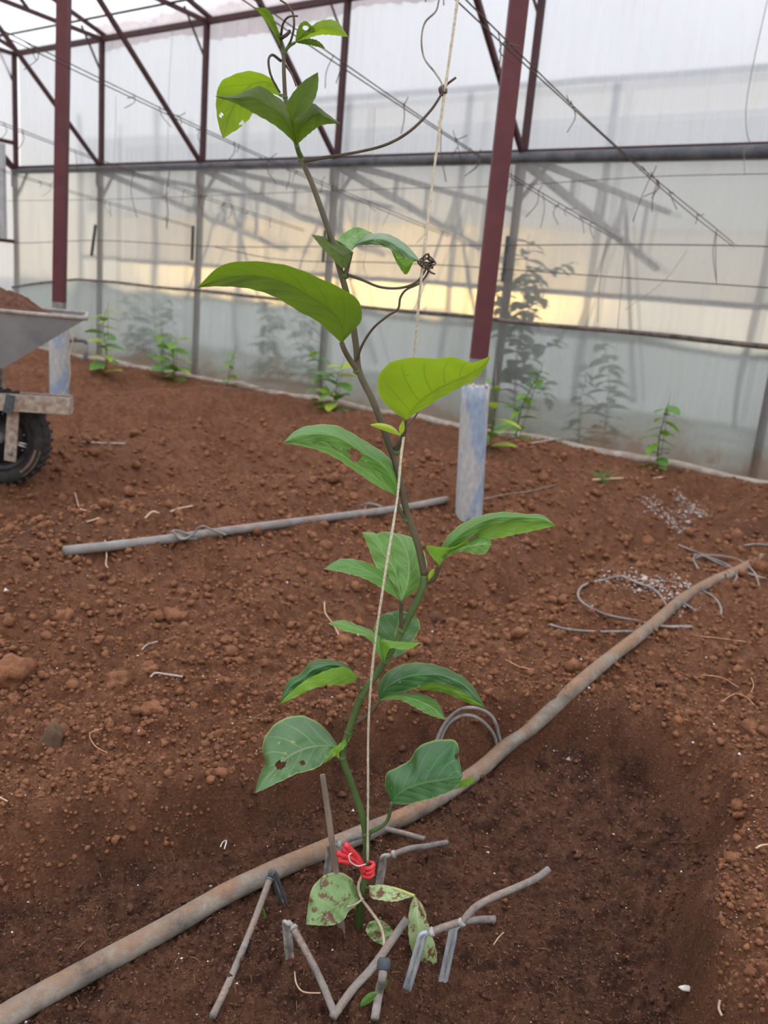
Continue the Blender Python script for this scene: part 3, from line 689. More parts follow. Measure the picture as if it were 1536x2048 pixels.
def build_stakes():
    stake_set((545, 1742), (568, 1806), [(540, 1757), (508, 1843), (485, 1900), (455, 1970), (424, 2050)], 'drip stake astride the thick pipe with long straight tube', [-.004, None, None, None, None], BLACKP)
    stake_set((573, 1843), (580, 1920), [(586, 1856), (612, 1903), (642, 1962), (668, 2045)], 'drip stake with dark bent tube standing left of the blotched leaf', [-.008, None, None, None], STAKEC)
    stake_set((846, 1869), (812, 1985), [(862, 1864), (898, 1851), (935, 1841), (990, 1838)], 'clear drip stake behind the spotted faded leaf with short tube', [0, .012, .022, .03], STAKE)
    stake_set((908, 1857), (884, 1972), [(922, 1846), (950, 1815), (985, 1795), (1040, 1772), (1075, 1755), (1098, 1738)], 'clear drip stake with blue tip and long upcurving tube', [0, .015, .03, .05, .065, .075], STAKE)
    stake_set((768, 1713), (756, 1785), [(786, 1709), (820, 1697), (850, 1693), (892, 1698)], 'pale drip stake with short tube right of the red tie', [0, None, None, None], STAKEC)
    stake_set((662, 1690), (652, 1772), [(676, 1688), (705, 1676), (735, 1668)], 'drip stake half hidden behind the upright stick', [.004, .02, .035], STAKEC)
    def loose(name, pts, lifts, r, m, lab, cat='tube', yref=None):
        P = []
        for (x, y), l in zip(pts, lifts):
            g = ground(x, y)
            if l is None: g.z += r * .7 + .010
            else: g = at_y(x, y, l)
            P.append(g)
        return tag(obj(name, tube(P, r, len(P) * 8, 9, .03), m), lab, cat)
    yb = ground(745, 1960).y
    t = loose('micro_tube', [(814, 1838), (790, 1872), (745, 1935), (705, 1995), (664, 2052)], [.985, .975, .945, None, None], .0055, TUBE, 'grey micro tube end slanting up to the spotted faded leaf')
    t = loose('micro_tube', [(768, 1925), (765, 1955), (757, 2000), (748, 2055)], [.90, .89, None, None], .0055, TUBE, 'collared micro tube holding the dry vine end')
    P = at_y(768, 1926, .90); q = (at_y(765, 1955, .89) - P).normalized()
    tag(obj('tube_collar', tube([P - q * .006, P - q * .002, P + q * .006, P + q * .009], [.006, .0085, .0085, .006], raw=True, sides=12), BLACKP), 'dark collar on the micro tube at the dry vine end', 'collar')
    loose('micro_tube', [(755, 1668), (790, 1676), (820, 1684), (848, 1692)], [None] * 4, .0046, TUBE, 'short micro tube lying against the thick pipe behind the vine')
    # arched tube loops behind the lower right leaf
    for pts, lab, y0 in (([(868, 1490), (885, 1455), (915, 1422), (950, 1416), (985, 1435), (1004, 1482)], 'taller arched grey micro tube behind the lower leaves', 1.30),
                     ([(874, 1492), (895, 1450), (925, 1431), (955, 1436), (985, 1465), (999, 1495)], 'lower arched grey micro tube behind the lower leaves', 1.285)):
        A = ground(*pts[0]); B = ground(*pts[-1])
        n = len(pts); P = [at_y(x, y, A.y + (B.y - A.y) * i / (n - 1)) for i, (x, y) in enumerate(pts)]
        P[0].z -= .01; P[-1].z -= .01
        tag(obj('arched_tube', tube(P, .0036, 36, 8), TUBE), lab, 'tube')
    for pts, lab in (([(1335, 1225), (1310, 1190), (1270, 1172), (1245, 1161), (1205, 1168), (1165, 1180), (1155, 1195), (1165, 1215), (1205, 1237), (1260, 1249), (1330, 1262), (1390, 1262), (1430, 1250), (1440, 1225), (1415, 1195), (1350, 1175), (1300, 1168)], 'large coil of thin grey tube looped under the thick pipe'),
                     ([(1240, 1160), (1300, 1185), (1360, 1212), (1400, 1240), (1395, 1258), (1340, 1262)], 'inner loop of thin grey tube on the pale litter'),
                     ([(1098, 1259), (1130, 1268), (1190, 1273), (1260, 1273), (1292, 1278)], 'straight thin dark tube ending at the thick pipe'),
                     ([(1355, 1097), (1400, 1115), (1455, 1138), (1472, 1160), (1465, 1174)], 'thin dark tube hooked over the thick pipe far along'),
                     ([(1380, 1130), (1410, 1118), (1470, 1125), (1505, 1150), (1517, 1180)], 'thin dark tube with bent end far along the thick pipe'),
                     ([(1395, 1145), (1385, 1125), (1400, 1118), (1450, 1140), (1530, 1165)], 'thin dark tube trailing to the dark planting hole'),
                     ([(1485, 1098), (1510, 1095), (1545, 1098)], 'short thin tube at the rim of the far planting hole')):
        soil_pipe(pts, .0036, TUBE, lab, 'thin_tube', 'tube', 7, .013, .04)
    B = ground(350, 1080)
    def up(pts, lab, r=.0035):
        P = [at_y(x, y, B.y - .045 + .05 * i / len(pts)) for i, (x, y) in enumerate(pts)]; tag(obj('thin_tube', tube(P, r, 26, 7), TUBE), lab, 'tube')
    up([(240, 1097), (270, 1106), (310, 1103), (333, 1090), (345, 1062), (370, 1066), (388, 1077)], 'thin dark tube looped over the shorter grey pipe')
    up([(345, 1062), (362, 1078), (382, 1072), (402, 1053), (430, 1062), (452, 1070)], 'thin grey tube bent into a peak behind the shorter pipe')
    up([(320, 1075), (345, 1072), (375, 1078), (395, 1078)], 'thin tube lying behind the shorter pipe')
    for i, pts in enumerate(([(720, 1018), (740, 1012), (770, 1022), (790, 1035)], [(727, 1035), (735, 1015), (760, 1020), (775, 1038)])):
        soil_pipe(pts, .003, TUBE, ['thin wire curl on the far bed behind the vine', 'thin wire hook beside the wire curl behind the vine'][i], 'thin_tube', 'tube', 6, .012)
    # upright stick
    A = ground(690, 1868); P = [A + Vector((0, .0, -.03)), at_y(672, 1745, A.y + .03), at_y(658, 1640, A.y + .05), at_y(645, 1549, A.y + .065)]
    tag(obj('stick', tube(P, [.0058, .0055, .005, .0042], 20, 8, .06), STICK), 'thin dry brown stick standing upright beside the vine', 'stick')
build_stakes()

# ------------------------------------------------------------------ the young vine
YP = ground(716, 1856).y
def vp(x, y, d=0.0): return at_y(x, y, YP + d)
def lobe(Lp, Rp, d0=0., d1=0., dm=0., eL=0., eR=0., Mp=None, m='mid', S=44, C=18, ser=0.6, holes=()):
    """leaf blade between two margins (base->tip); offsets are metres away from the stem's plane"""
    pl = lambda P: crom([Vector((x, y, 0)) for x, y in P], S)
    Lc, Rc = pl(Lp), pl(Rp); Mc = pl(Mp) if Mp else [(a + b) / 2 for a, b in zip(Lc, Rc)]
    V = []; UVs = []; fs = []; PX = []
    for i in range(S):
        s = i / (S - 1); w = math.sin(math.pi * min(1, s * .96 + .02)) ** .7
        jl = ser * math.sin(s * 61 + 1) * w; jr = ser * math.sin(s * 57) * w
        for j in range(C + 1):
            c = -1 + 2 * j / C
            if c < 0: p = Mc[i].lerp(Lc[i], -c)
            else: p = Mc[i].lerp(Rc[i], c)
            if abs(c) == 1:
                q = (p - Mc[i]); 
                if q.length > 1: p = p + q.normalized() * (jl if c < 0 else jr)
            e = eL if c < 0 else eR
            d = d0 + (d1 - d0) * s + dm * math.sin(math.pi * s) + e * (abs(c) ** 1.35) * w
            d += .0022 * math.sin(s * 26 + c * 2) * abs(c) * w
            V.append(vp(p.x, p.y, d)); PX.append(p); UVs.append((.5 + .5 * c, s))
    for i in range(S - 1):
        for j in range(C):
            a = i * (C + 1) + j; q = (a, a + 1, a + C + 2, a + C + 1)
            if holes:
                cx = sum(PX[t].x for t in q) / 4; cy = sum(PX[t].y for t in q) / 4
                if any(((cx - hx) / hr) ** 2 + ((cy - hy) / hr) ** 2 * 1.6 < 1 for hx, hy, hr in holes): continue
            fs.append(q)
    return V, fs, UVs, m
def leaf(root, lobes, label=None, petiole=None, pm=None, pr=.0028):
    V = []; fs = []; UVs = []; fm = []; mats = []
    for v, f, uv, m in lobes:
        n = len(V); V += v; UVs += uv; fs += [tuple(i + n for i in q) for q in f]
        if LEAF[m] not in mats: mats.append(LEAF[m])
        fm += [mats.index(LEAF[m])] * len(f)
    o = link('leaf', mesh('leaf', V, fs, None, True, UVs, mats, fm), root)
    if label: o['label'] = label
    if petiole: 
        q = obj('petiole', tube([vp(*p) for p in petiole], [pr * 1.2, pr, pr * .9], 16, 8), pm or STEMP, o)
        q.matrix_parent_inverse = Matrix.Identity(4)      # the leaf's own mesh is already in world space
    return o
def build_vine():
    base = vp(716, 1856); root = tag(empty('vine_seedling', base), 'tall young climbing vine with large glossy green leaves, tied to twine', 'plant')
    path = [(716, 1862, .0), (722, 1800, 0), (733, 1700, 0), (727, 1640, 0), (702, 1565, 0), (685, 1510, 0), (697, 1465, .0), (722, 1395, .0), (765, 1330, .005), (815, 1240, .01), (845, 1175, .015),
            (849, 1150, .018), (836, 1090, .02), (815, 1030, .02), (795, 940, .02), (775, 880, .022), (745, 800, .025), (718, 742, .03), (712, 690, .03), (700, 615, .03), (683, 550, .03), (660, 470, .03), (625, 370, .035), (600, 312, .04), (592, 285, .04), (582, 240, .04), (572, 205, .045), (568, 150, .045), (566, 100, .05), (558, 70, .05), (545, 50, .055)]
    P = [vp(x, y, d) for x, y, d in path]
    lower, upper = P[:12], P[11:]
    st = obj('stem', tube(lower, [.0058, .0053, .0051, .005, .0051, .005, .0047], 90, 12, .015), STEMG, root); st['label'] = 'green lower stem'
    st = obj('stem', tube(upper, [.0048, .0045, .0043, .0043, .0041, .0038, .0032, .0026, .002], 130, 12, .012), STEMP, root); st['label'] = 'brownish upper stem'
    for x, y, d, r in ((733, 1668, 0, .0085), (684, 1515, 0, .0075), (697, 1465, 0, .0068), (723, 1393, 0, .0068), (775, 1318, .007, .0065), (803, 1262, .008, .0062), (849, 1163, .018, .0072), (812, 1040, .02, .0062), (790, 905, .022, .0068), (714, 742, .03, .0064), (689, 552, .03, .006), (602, 320, .04, .005), (568, 106, .05, .0042), (570, 195, .045, .004)):
        b = blob(r * .86, 2, .12, int(x)); c = vp(x, y, d); obj('node', ([p + c for p in b[0]], b[1]), STEMG, root)
    # --- top shoot
    leaf(root, [lobe([(563, 98), (553, 80), (540, 55), (525, 33), (508, 15)], [(563, 98), (558, 70), (551, 45), (535, 18), (508, 15)], .05, .0, 0, .02, 0, m='under')], 'narrow youngest leaf at the tip')
    leaf(root, [lobe([(590, 85), (594, 62), (600, 48), (611, 42), (622, 50)], [(590, 85), (605, 75), (620, 66), (630, 62), (622, 50)], .04, .0, 0, 0, .0, m='under', holes=((611, 56, 6),)),
                lobe([(590, 85), (612, 62), (640, 42), (672, 42), (697, 74)], [(590, 85), (610, 79), (640, 70), (672, 71), (697, 74)], .04, -.05, 0, .0, .03, m='bright'),
                lobe([(590, 85), (612, 78), (630, 79), (643, 87), (651, 98)], [(590, 85), (605, 88), (622, 91), (640, 95), (651, 98)], .04, .0, 0, .0, .02, m='under')],
         'three-lobed young leaf near the tip', [(567, 106, .05), (578, 93, .045), (590, 85, .04)], STEMG, .0018)
    # --- rounded leaf behind and the big three-lobed leaf
    leaf(root, [lobe([(560, 188), (552, 166), (530, 150), (498, 142), (466, 150), (441, 165), (432, 200), (436, 245), (446, 278)],
                     [(560, 192), (545, 188), (530, 190), (518, 200), (510, 216), (500, 236), (478, 257), (460, 268), (446, 278)], .06, .10, .03, -.02, .02,
                     [(560, 190), (540, 166), (515, 165), (492, 178), (475, 200), (462, 225), (455, 245), (450, 262), (446, 278)], 'bright', holes=((443, 230, 5), (484, 246, 6)))],
         'rounded backlit leaf behind the top three-lobed leaf', [(571, 195, .045), (568, 192, .05), (560, 190, .06)], STEMG, .002)
    leaf(root, [lobe([(593, 291), (576, 215), (545, 187), (519, 172), (470, 190), (428, 192)], [(593, 291), (575, 272), (548, 250), (510, 228), (468, 206), (428, 192)], .02, -.05, 0, .025, 0, m='under'),
                lobe([(593, 291), (578, 230), (574, 208), (590, 180), (610, 160), (636, 144)], [(593, 291), (592, 240), (612, 226), (631, 195), (637, 165), (636, 144)], .02, .0, -.01, .0, -.02, m='under'),
                lobe([(593, 291), (588, 245), (601, 226), (625, 207), (650, 224), (682, 248)], [(593, 291), (600, 284), (618, 268), (640, 252), (660, 248), (682, 248)], .02, -.02, 0, .02, 0, m='under')],
         'large three-lobed leaf near the top seen from below', [(602, 315, .04), (597, 303, .03), (593, 290, .02)], STEMG, .003)
    # --- leaf at the twine knot
    leaf(root, [lobe([(703, 503), (695, 492), (672, 480), (648, 473), (622, 469)], [(703, 503), (699, 522), (688, 537), (655, 508), (622, 469)], .03, .0, 0, .03, -.01, m='under'),
                lobe([(703, 503), (690, 492), (676, 478), (693, 463), (714, 454), (745, 466)], [(703, 503), (708, 496), (716, 486), (728, 478), (738, 472), (745, 466)], .03, .09, 0, .0, .0, m='pale'),
                lobe([(703, 503), (715, 482), (740, 469), (772, 467), (805, 483), (825, 502), (840, 522)], [(703, 503), (713, 492), (735, 490), (765, 492), (795, 508), (818, 523), (840, 522)], .03, -.03, 0, .05, .0, m='grey'),
                lobe([(782, 500), (795, 508), (810, 516), (828, 522)], [(782, 500), (795, 528), (812, 549), (828, 522)], .0, -.03, 0, 0, .02, m='lime')],
         'three-lobed leaf drooping towards the tendril knot', [(690, 552, .03), (697, 527, .03), (703, 503, .03)], STEMP, .0026)
    # --- big dark left leaf
    leaf(root, [lobe([(683, 686), (662, 667), (635, 643), (598, 623), (550, 594), (500, 578), (445, 573), (393, 575)],
                     [(683, 686), (706, 662), (723, 640), (716, 600), (650, 561), (560, 528), (450, 528), (393, 575)], .01, -.06, -.02, .0, -.035,
                     [(683, 686), (686, 660), (672, 632), (630, 600), (570, 566), (510, 552), (450, 556), (393, 575)], 'under')],
         'very large leaf reaching left with a dark dull underside', [(716, 742, .03), (697, 715, .02), (688, 698, .012), (683, 684, .01)], STEMP, .0036)
    # --- bright right leaf
    leaf(root, [lobe([(811, 840), (786, 822), (764, 800), (754, 770), (764, 740), (790, 721), (835, 715), (872, 717), (906, 714), (945, 725), (981, 712)],
                     [(811, 840), (825, 831), (848, 817), (875, 800), (905, 783), (935, 768), (955, 754), (968, 740), (975, 728), (979, 719), (981, 712)], .0, -.07, -.01, -.045, .0,
                     [(811, 840), (822, 822), (838, 806), (856, 792), (880, 777), (905, 765), (928, 755), (948, 745), (962, 734), (973, 723), (981, 712)], 'bright')],
         'bright yellow-green backlit leaf reaching right', [(791, 900, .022), (806, 872, .01), (811, 838, 0)], STEMP, .0032)
    # --- left leaf with the hole
    leaf(root, [lobe([(793, 991), (798, 960), (790, 932), (770, 908), (738, 887), (700, 864), (668, 850), (620, 851), (590, 862), (567, 885)],
                     [(793, 991), (783, 975), (765, 956), (748, 941), (728, 930), (706, 916), (680, 899), (650, 888), (610, 886), (567, 885)], .01, -.06, 0, .055, .0, None, 'mid', holes=((706, 911, 17),)),
                lobe([(793, 991), (783, 975), (765, 952), (748, 937), (728, 926), (706, 912), (680, 895), (650, 884), (610, 884), (567, 885)],
                     [(793, 991), (770, 980), (748, 968), (725, 952), (705, 938), (683, 923), (660, 910), (635, 900), (600, 891), (567, 886)], .01, -.06, -.0, .0, -.02, None, 'pale', holes=((710, 917, 9),))],  # paler material: the lower half's sheen is put into its leaf colour
         'long light green leaf reaching left with an insect hole', [(812, 1040, .02), (797, 1015, .015), (793, 990, .01)], STEMP, .0026)
    # --- two-lobed left leaf
    leaf(root, [lobe([(803, 1203), (772, 1182), (735, 1160), (700, 1148), (672, 1142), (647, 1138)], [(803, 1203), (775, 1152), (745, 1130), (712, 1119), (678, 1119), (647, 1138)], .0, -.03, .0, -.02, .03, m='mid'),
                lobe([(803, 1203), (775, 1150), (752, 1132), (743, 1110), (735, 1090), (724, 1064)], [(803, 1203), (806, 1150), (800, 1110), (780, 1085), (750, 1066), (724, 1064)], .0, .04, 0, 0, .02, m='pale'),
                lobe([(803, 1203), (790, 1150), (770, 1110), (752, 1080), (757, 1066), (780, 1063)], [(803, 1203), (838, 1174), (853, 1142), (850, 1108), (826, 1077), (780, 1063)], .0, .05, 0, 0, .03, [(803, 1203), (815, 1165), (818, 1130), (812, 1100), (800, 1078), (780, 1063)], m='pale')],
         'broad two-lobed leaf crossed by the twine', [(806, 1262, .008), (802, 1235, .004), (803, 1202, 0)], STEMP, .0026)
    # --- right leaf with folded lobe
    leaf(root, [lobe([(879, 1132), (884, 1092), (905, 1062), (945, 1037), (1000, 1024), (1055, 1028), (1085, 1030), (1111, 1051)], [(879, 1132), (905, 1098), (935, 1078), (958, 1062), (990, 1047), (1040, 1042), (1080, 1044), (1111, 1051)], .0, -.05, 0, .06, .0, m='mid'),
                lobe([(950, 1066), (968, 1052), (1000, 1042), (1040, 1041), (1080, 1044), (1111, 1051)], [(950, 1066), (965, 1078), (995, 1077), (1030, 1069), (1075, 1060), (1111, 1051)], -.01, -.05, 0, .0, -.01, m='lime'),
                lobe([(879, 1132), (862, 1112), (853, 1092), (880, 1094), (905, 1094), (940, 1078)], [(879, 1132), (886, 1120), (900, 1110), (915, 1105), (930, 1092), (940, 1078)], .0, -.02, 0, -.01, 0, m='lime'),
                lobe([(885, 1118), (908, 1096), (940, 1078), (965, 1068), (980, 1078), (983, 1090)], [(885, 1118), (905, 1107), (925, 1103), (950, 1108), (970, 1107), (983, 1090)], -.01, -.04, 0, .03, 0, m='pale')],
         'folded bright green leaf reaching far right', [(850, 1164, .018), (868, 1158, .008), (879, 1130, 0)], STEMP, .003)
    # --- small leaf behind the stem and the drooping leaf in front
    leaf(root, [lobe([(790, 1316), (775, 1300), (755, 1280), (748, 1258), (760, 1232), (800, 1220)], [(790, 1316), (812, 1302), (832, 1272), (840, 1250), (830, 1232), (800, 1220)], .03, .06, 0, .0, .0, m='grey')],
         'greyish leaf behind the stem', [(803, 1212, .05), (803, 1235, .045), (800, 1260, .04)], STEMP, .002)
    leaf(root, [lobe([(768, 1328), (752, 1302), (742, 1282), (722, 1270), (690, 1262), (655, 1246)], [(768, 1328), (765, 1285), (745, 1262), (716, 1250), (688, 1240), (655, 1246)], -.01, -.05, 0, -.01, .03, m='pale'),
                lobe([(768, 1328), (758, 1300), (762, 1280), (785, 1282), (812, 1284), (843, 1285)], [(768, 1328), (775, 1305), (783, 1296), (798, 1299), (820, 1298), (843, 1285)], -.01, -.03, 0, .01, -.01, m='lime')],
         'drooping two-lobed leaf in front of the stem', [(776, 1318, .006), (772, 1326, -.004), (768, 1327, -.01)], STEMG, .0026)
    # --- folded left leaf
    leaf(root, [lobe([(716, 1354), (702, 1338), (685, 1325), (650, 1318), (620, 1325), (603, 1345), (580, 1358), (568, 1380), (560, 1408)], [(716, 1354), (690, 1342), (665, 1340), (640, 1350), (615, 1362), (598, 1374), (582, 1385), (570, 1396), (560, 1408)], .0, -.04, 0, .04, .0, m='dark'),
                lobe([(716, 1354), (692, 1335), (668, 1336), (640, 1346), (612, 1360), (596, 1372), (582, 1384), (570, 1395), (560, 1408)], [(716, 1356), (700, 1366), (680, 1370), (655, 1370), (630, 1376), (605, 1387), (588, 1396), (573, 1403), (560, 1408)], .0, -.04, -.015, .0, .0, m='lime')],
         'leaf folded lengthwise reaching left', [(724, 1393, 0), (717, 1374, 0), (716, 1354, 0)], STEMP, .0024)
    # --- dark right two-lobed leaf
    leaf(root, [lobe([(758, 1401), (756, 1374), (775, 1344), (820, 1326), (872, 1330), (920, 1350), (950, 1378), (971, 1416)], [(758, 1401), (775, 1390), (800, 1384), (830, 1377), (862, 1366), (905, 1372), (942, 1394), (971, 1416)], .0, -.05, 0, .06, .0,
                     [(758, 1401), (770, 1378), (795, 1360), (830, 1350), (880, 1350), (920, 1366), (948, 1388), (971, 1416)], m='dark'),
                lobe([(830, 1377), (850, 1367), (878, 1366), (905, 1372), (942, 1394), (971, 1416)], [(830, 1377), (855, 1380), (885, 1385), (915, 1397), (945, 1409), (971, 1416)], -.01, -.05, 0, .0, .005, m='lime'),
                lobe([(758, 1401), (775, 1388), (810, 1384), (845, 1388), (875, 1405), (892, 1440)], [(758, 1401), (775, 1400), (800, 1400), (825, 1412), (855, 1428), (892, 1440)], -.005, -.06, 0, .03, -.005, m='mid')],
         'dark glossy two-lobed leaf reaching right', [(702, 1450, 0), (738, 1428, 0), (758, 1402, 0)], STEMP, .0028)
    # --- broad lower left leaf
    leaf(root, [lobe([(678, 1496), (664, 1474), (640, 1448), (602, 1431), (560, 1441), (532, 1470), (524, 1500), (530, 1524), (518, 1552), (510, 1586)],
                     [(678, 1496), (664, 1508), (650, 1520), (640, 1532), (620, 1541), (592, 1548), (572, 1558), (550, 1568), (530, 1578), (510, 1586)], .0, -.05, 0, .055, -.015,
                     [(678, 1496), (655, 1492), (625, 1494), (595, 1504), (572, 1518), (555, 1532), (545, 1545), (532, 1558), (521, 1572), (510, 1586)], 'grey', holes=((562, 1530, 11), (606, 1527, 6))),
                lobe([(640, 1531), (660, 1502), (682, 1485), (707, 1463)], [(640, 1531), (664, 1516), (690, 1494), (707, 1463)], -.02, .0, 0, 0, 0, m='lime')],
         'broad grey-green lower leaf with insect holes', [(684, 1528, 0), (680, 1512, 0), (678, 1496, 0)], STEMP, .0026)
    # --- lower right dark leaf
    leaf(root, [lobe([(784, 1606), (771, 1575), (774, 1546), (800, 1532), (822, 1517), (832, 1498), (862, 1482), (905, 1479), (916, 1488), (918, 1515), (925, 1552)],
                     [(784, 1606), (800, 1609), (822, 1607), (845, 1602), (868, 1596), (885, 1590), (898, 1584), (908, 1578), (916, 1572), (921, 1563), (925, 1552)], .0, -.02, 0, .055, -.01,
                     [(784, 1606), (795, 1590), (812, 1578), (832, 1570), (852, 1565), (870, 1562), (885, 1560), (898, 1558), (908, 1556), (917, 1555), (925, 1552)], 'dark', holes=((914, 1512, 7),)),
                lobe([(905, 1580), (920, 1563), (937, 1557), (952, 1557)], [(905, 1580), (922, 1575), (940, 1570), (952, 1557)], -.01, -.02, 0, 0, 0, m='lime')],
         'squared-off dark lower leaf with chewed margin', [(734, 1668, 0), (772, 1645, 0), (784, 1604, 0)], STEMG, .0026)
    # --- old leaves at the foot
    leaf(root, [lobe([(722, 1802), (716, 1782), (704, 1758), (680, 1745), (650, 1750), (625, 1775), (618, 1802), (614, 1828), (612, 1849)],
                     [(722, 1802), (712, 1812), (698, 1822), (690, 1836), (678, 1846), (660, 1851), (642, 1851), (626, 1850), (612, 1849)], -.01, -.05, 0, .035, -.01,
                     [(722, 1802), (705, 1800), (690, 1804), (675, 1812), (660, 1820), (647, 1828), (634, 1836), (622, 1843), (612, 1849)], 'blotch')],
         'rounded old leaf with brown blotches at the foot')
    leaf(root, [lobe([(738, 1776), (755, 1769), (780, 1772), (805, 1780), (826, 1793)], [(738, 1776), (742, 1795), (765, 1801), (790, 1803), (826, 1793)], -.005, -.02, 0, .01, -.015, m='faded')], 'crumpled yellowing leaf at the foot', [(731, 1775, 0), (735, 1776, 0), (740, 1777, -.004)], STEMG, .0022)
    leaf(root, [lobe([(829, 1790), (820, 1812), (816, 1850), (820, 1890), (835, 1930), (866, 1960)], [(829, 1790), (846, 1812), (858, 1850), (870, 1890), (880, 1930), (866, 1960)], -.02, -.06, -.02, .01, .02, m='faded')], 'hanging pale leaf with brown spots', [(738, 1775, 0), (785, 1777, -.005), (829, 1792, -.02)], simple('petiole_yellow', (.36, .40, .12), (.5, .52, .2), 60, .6, .1), .0026)
    leaf(root, [lobe([(758, 1838), (738, 1845), (732, 1862), (745, 1880), (770, 1892)], [(758, 1838), (772, 1846), (785, 1862), (786, 1880), (770, 1892)], -.03, -.05, 0, .0, .01, m='blotch')], 'shrivelled grey leaf at the foot')
    # axillary buds
    for L_, R_, d in (([(800, 868), (785, 853), (760, 846), (741, 849)], [(800, 872), (785, 867), (765, 860), (741, 851)], 0), ([(800, 870), (798, 856), (803, 845), (807, 840)], [(800, 872), (808, 862), (809, 850), (807, 840)], -.005),
                      ([(857, 1160), (857, 1148), (863, 1140), (870, 1136)], [(857, 1162), (864, 1156), (868, 1146), (870, 1136)], .01), ([(812, 1038), (802, 1025), (806, 1014), (824, 1008)], [(812, 1038), (812, 1026), (816, 1018), (824, 1008)], .03),
                      ([(680, 1520), (672, 1513), (668, 1505), (672, 1496)], [(680, 1520), (679, 1512), (677, 1503), (672, 1496)], -.005), ([(808, 1262), (806, 1250), (810, 1240), (818, 1232)], [(808, 1262), (812, 1252), (816, 1242), (818, 1232)], .015)):
        o = leaf(root, [lobe(L_, R_, d, d - .01, 0, .006, .006, m='bud', S=10, C=4, ser=0)]); o.name = 'bud_leaf'
    # tendrils
    def tendril(pts, r=.0014, lab=None):
        obj('tendril', tube([vp(*p) for p in pts], [r * 1.3, r, r, r * .8], len(pts) * 10, 7), TENDRIL, root)
    tendril([(604, 323, .04), (650, 315, .03), (720, 303, .02), (775, 288, .0), (820, 262, -.01), (862, 220, -.005), (886, 183, .0), (893, 170, .004), (912, 155, .0)], .0017)
    tendril([(690, 548, .03), (720, 558, .02), (760, 574, .0), (800, 576, .0), (832, 565, .0), (848, 545, .0), (856, 528, .0)], .0016)
    tendril([(712, 728, .03), (722, 695, .02), (745, 658, .01), (775, 632, .0), (796, 618, .0), (801, 595, .0), (812, 580, .0), (840, 566, .0), (856, 545, .005), (858, 530, .0)], .0015)
    kn = []
    for i in range(46):
        a = i * .82; kn.append((853 + 4 * math.sin(i * .37) + (8 + 7 * math.sin(i * 1.7)) * math.cos(a), 525 + 3 * math.cos(i * .5) + (8 + 7 * math.cos(i * 1.13)) * math.sin(a), .004 + .010 * math.sin(i * .9)))
    tendril(kn, .0010)
    tendril([(856, 540, 0), (862, 545, -.004), (870, 548, 0)], .0012)
    tendril([(562, 122, .05), (545, 110, .04), (537, 120, .03), (540, 145, .03), (548, 165, .035), (560, 185, .045)], .0014)
    tendril([(571, 130, .05), (585, 150, .04), (592, 172, .035)], .0012)
    tendril([(562, 72, .05), (566, 48, .04), (577, 34, .03), (596, 32, .03)], .0013)
    tendril([(572, 100, .05), (582, 80, .04), (588, 50, .03), (585, 25, .03), (572, 8, .03), (560, 0, .03)], .0013)
    tendril([(562, 76, .05), (570, 72, .04), (577, 66, .04), (580, 60, .04)], .0022)
    tendril([(884, 190, .004), (880, 178, -.002), (888, 172, .008), (892, 184, -.003), (883, 186, .006)], .0018)
    tendril([(805, 858, .0), (825, 840, .01), (840, 818, .015)], .0013)
    # old dry shoot at the foot
    o = obj('dry_shoot', tube([vp(728, 1745, .0), vp(717, 1770, -.006), vp(722, 1795, -.01), vp(740, 1820, -.02), vp(760, 1850, -.04), vp(768, 1885, -.07), vp(766, 1928, -.085)], .0022, 40, 7, .08), DRYV, root); o['label'] = 'pale dry shoot'
    obj('dry_shoot', tube([vp(727, 1797, -.012), vp(712, 1808, -.02), vp(695, 1814, -.03)], .0015, 12, 6), DRYV, root)
    return root
VINE = build_vine()

def build_twine():
    pts = [(922, -60, .0), (915, 0, .0), (890, 180, .0), (868, 340, .005), (850, 490, .0), (840, 580, .0), (830, 690, .02), (820, 790, .03), (803, 905, .0), (794, 1000, -.02), (770, 1150, -.04), (748, 1305, -.03), (737, 1450, -.01), (736, 1600, -.008), (735, 1725, -.006)]
    tag(obj('twine', tube([vp(*p) for p in pts], .0017, 150, 7, .12), TWINE), 'pale twine stretched upwards beside the young vine', 'twine')
    tag(obj('thin_wire', tube([vp(*p) for p in ((878, 0, .05), (872, 22, .05), (850, 45, .05), (843, 80, .05), (848, 115, .05), (870, 145, .03), (884, 168, .004), (886, 182, .0))], .0012, 40, 6), STRING), 'thin looping thread hanging beside the top of the twine', 'thread')
    c = vp(736, 1738, -.002)
    root = tag(empty('red_tie', c), 'bright red plastic tie knotted round the foot of the vine', 'tie')
    for i in range(3): obj('band', tube([c + Vector((math.cos(a) * .0075, math.sin(a) * .0075, .0055 * (i - 1) + .002 * math.sin(a + i))) for a in np.linspace(0, 2 * math.pi, 13)], .0034, 26, 8), REDTAPE, root)
    for e, r in (((690, 1688, -.02), .0042), ((686, 1697, -.015), .0038), ((674, 1706, -.02), .0042), ((676, 1720, -.018), .0042)):
        obj('tail', tube([c + Vector((-.006, -.008, 0)), vp(718, 1722 + (e[1] - 1700) * .3, -.014), vp(*e)], r, 12, 8), REDTAPE, root)
    obj('thread', tube([vp(732, 1728, -.016), vp(715, 1732, -.022), vp(700, 1722, -.026), vp(698, 1710, -.024), vp(704, 1706, -.02)], .0009, 20, 5), WHITE, root)
build_twine()

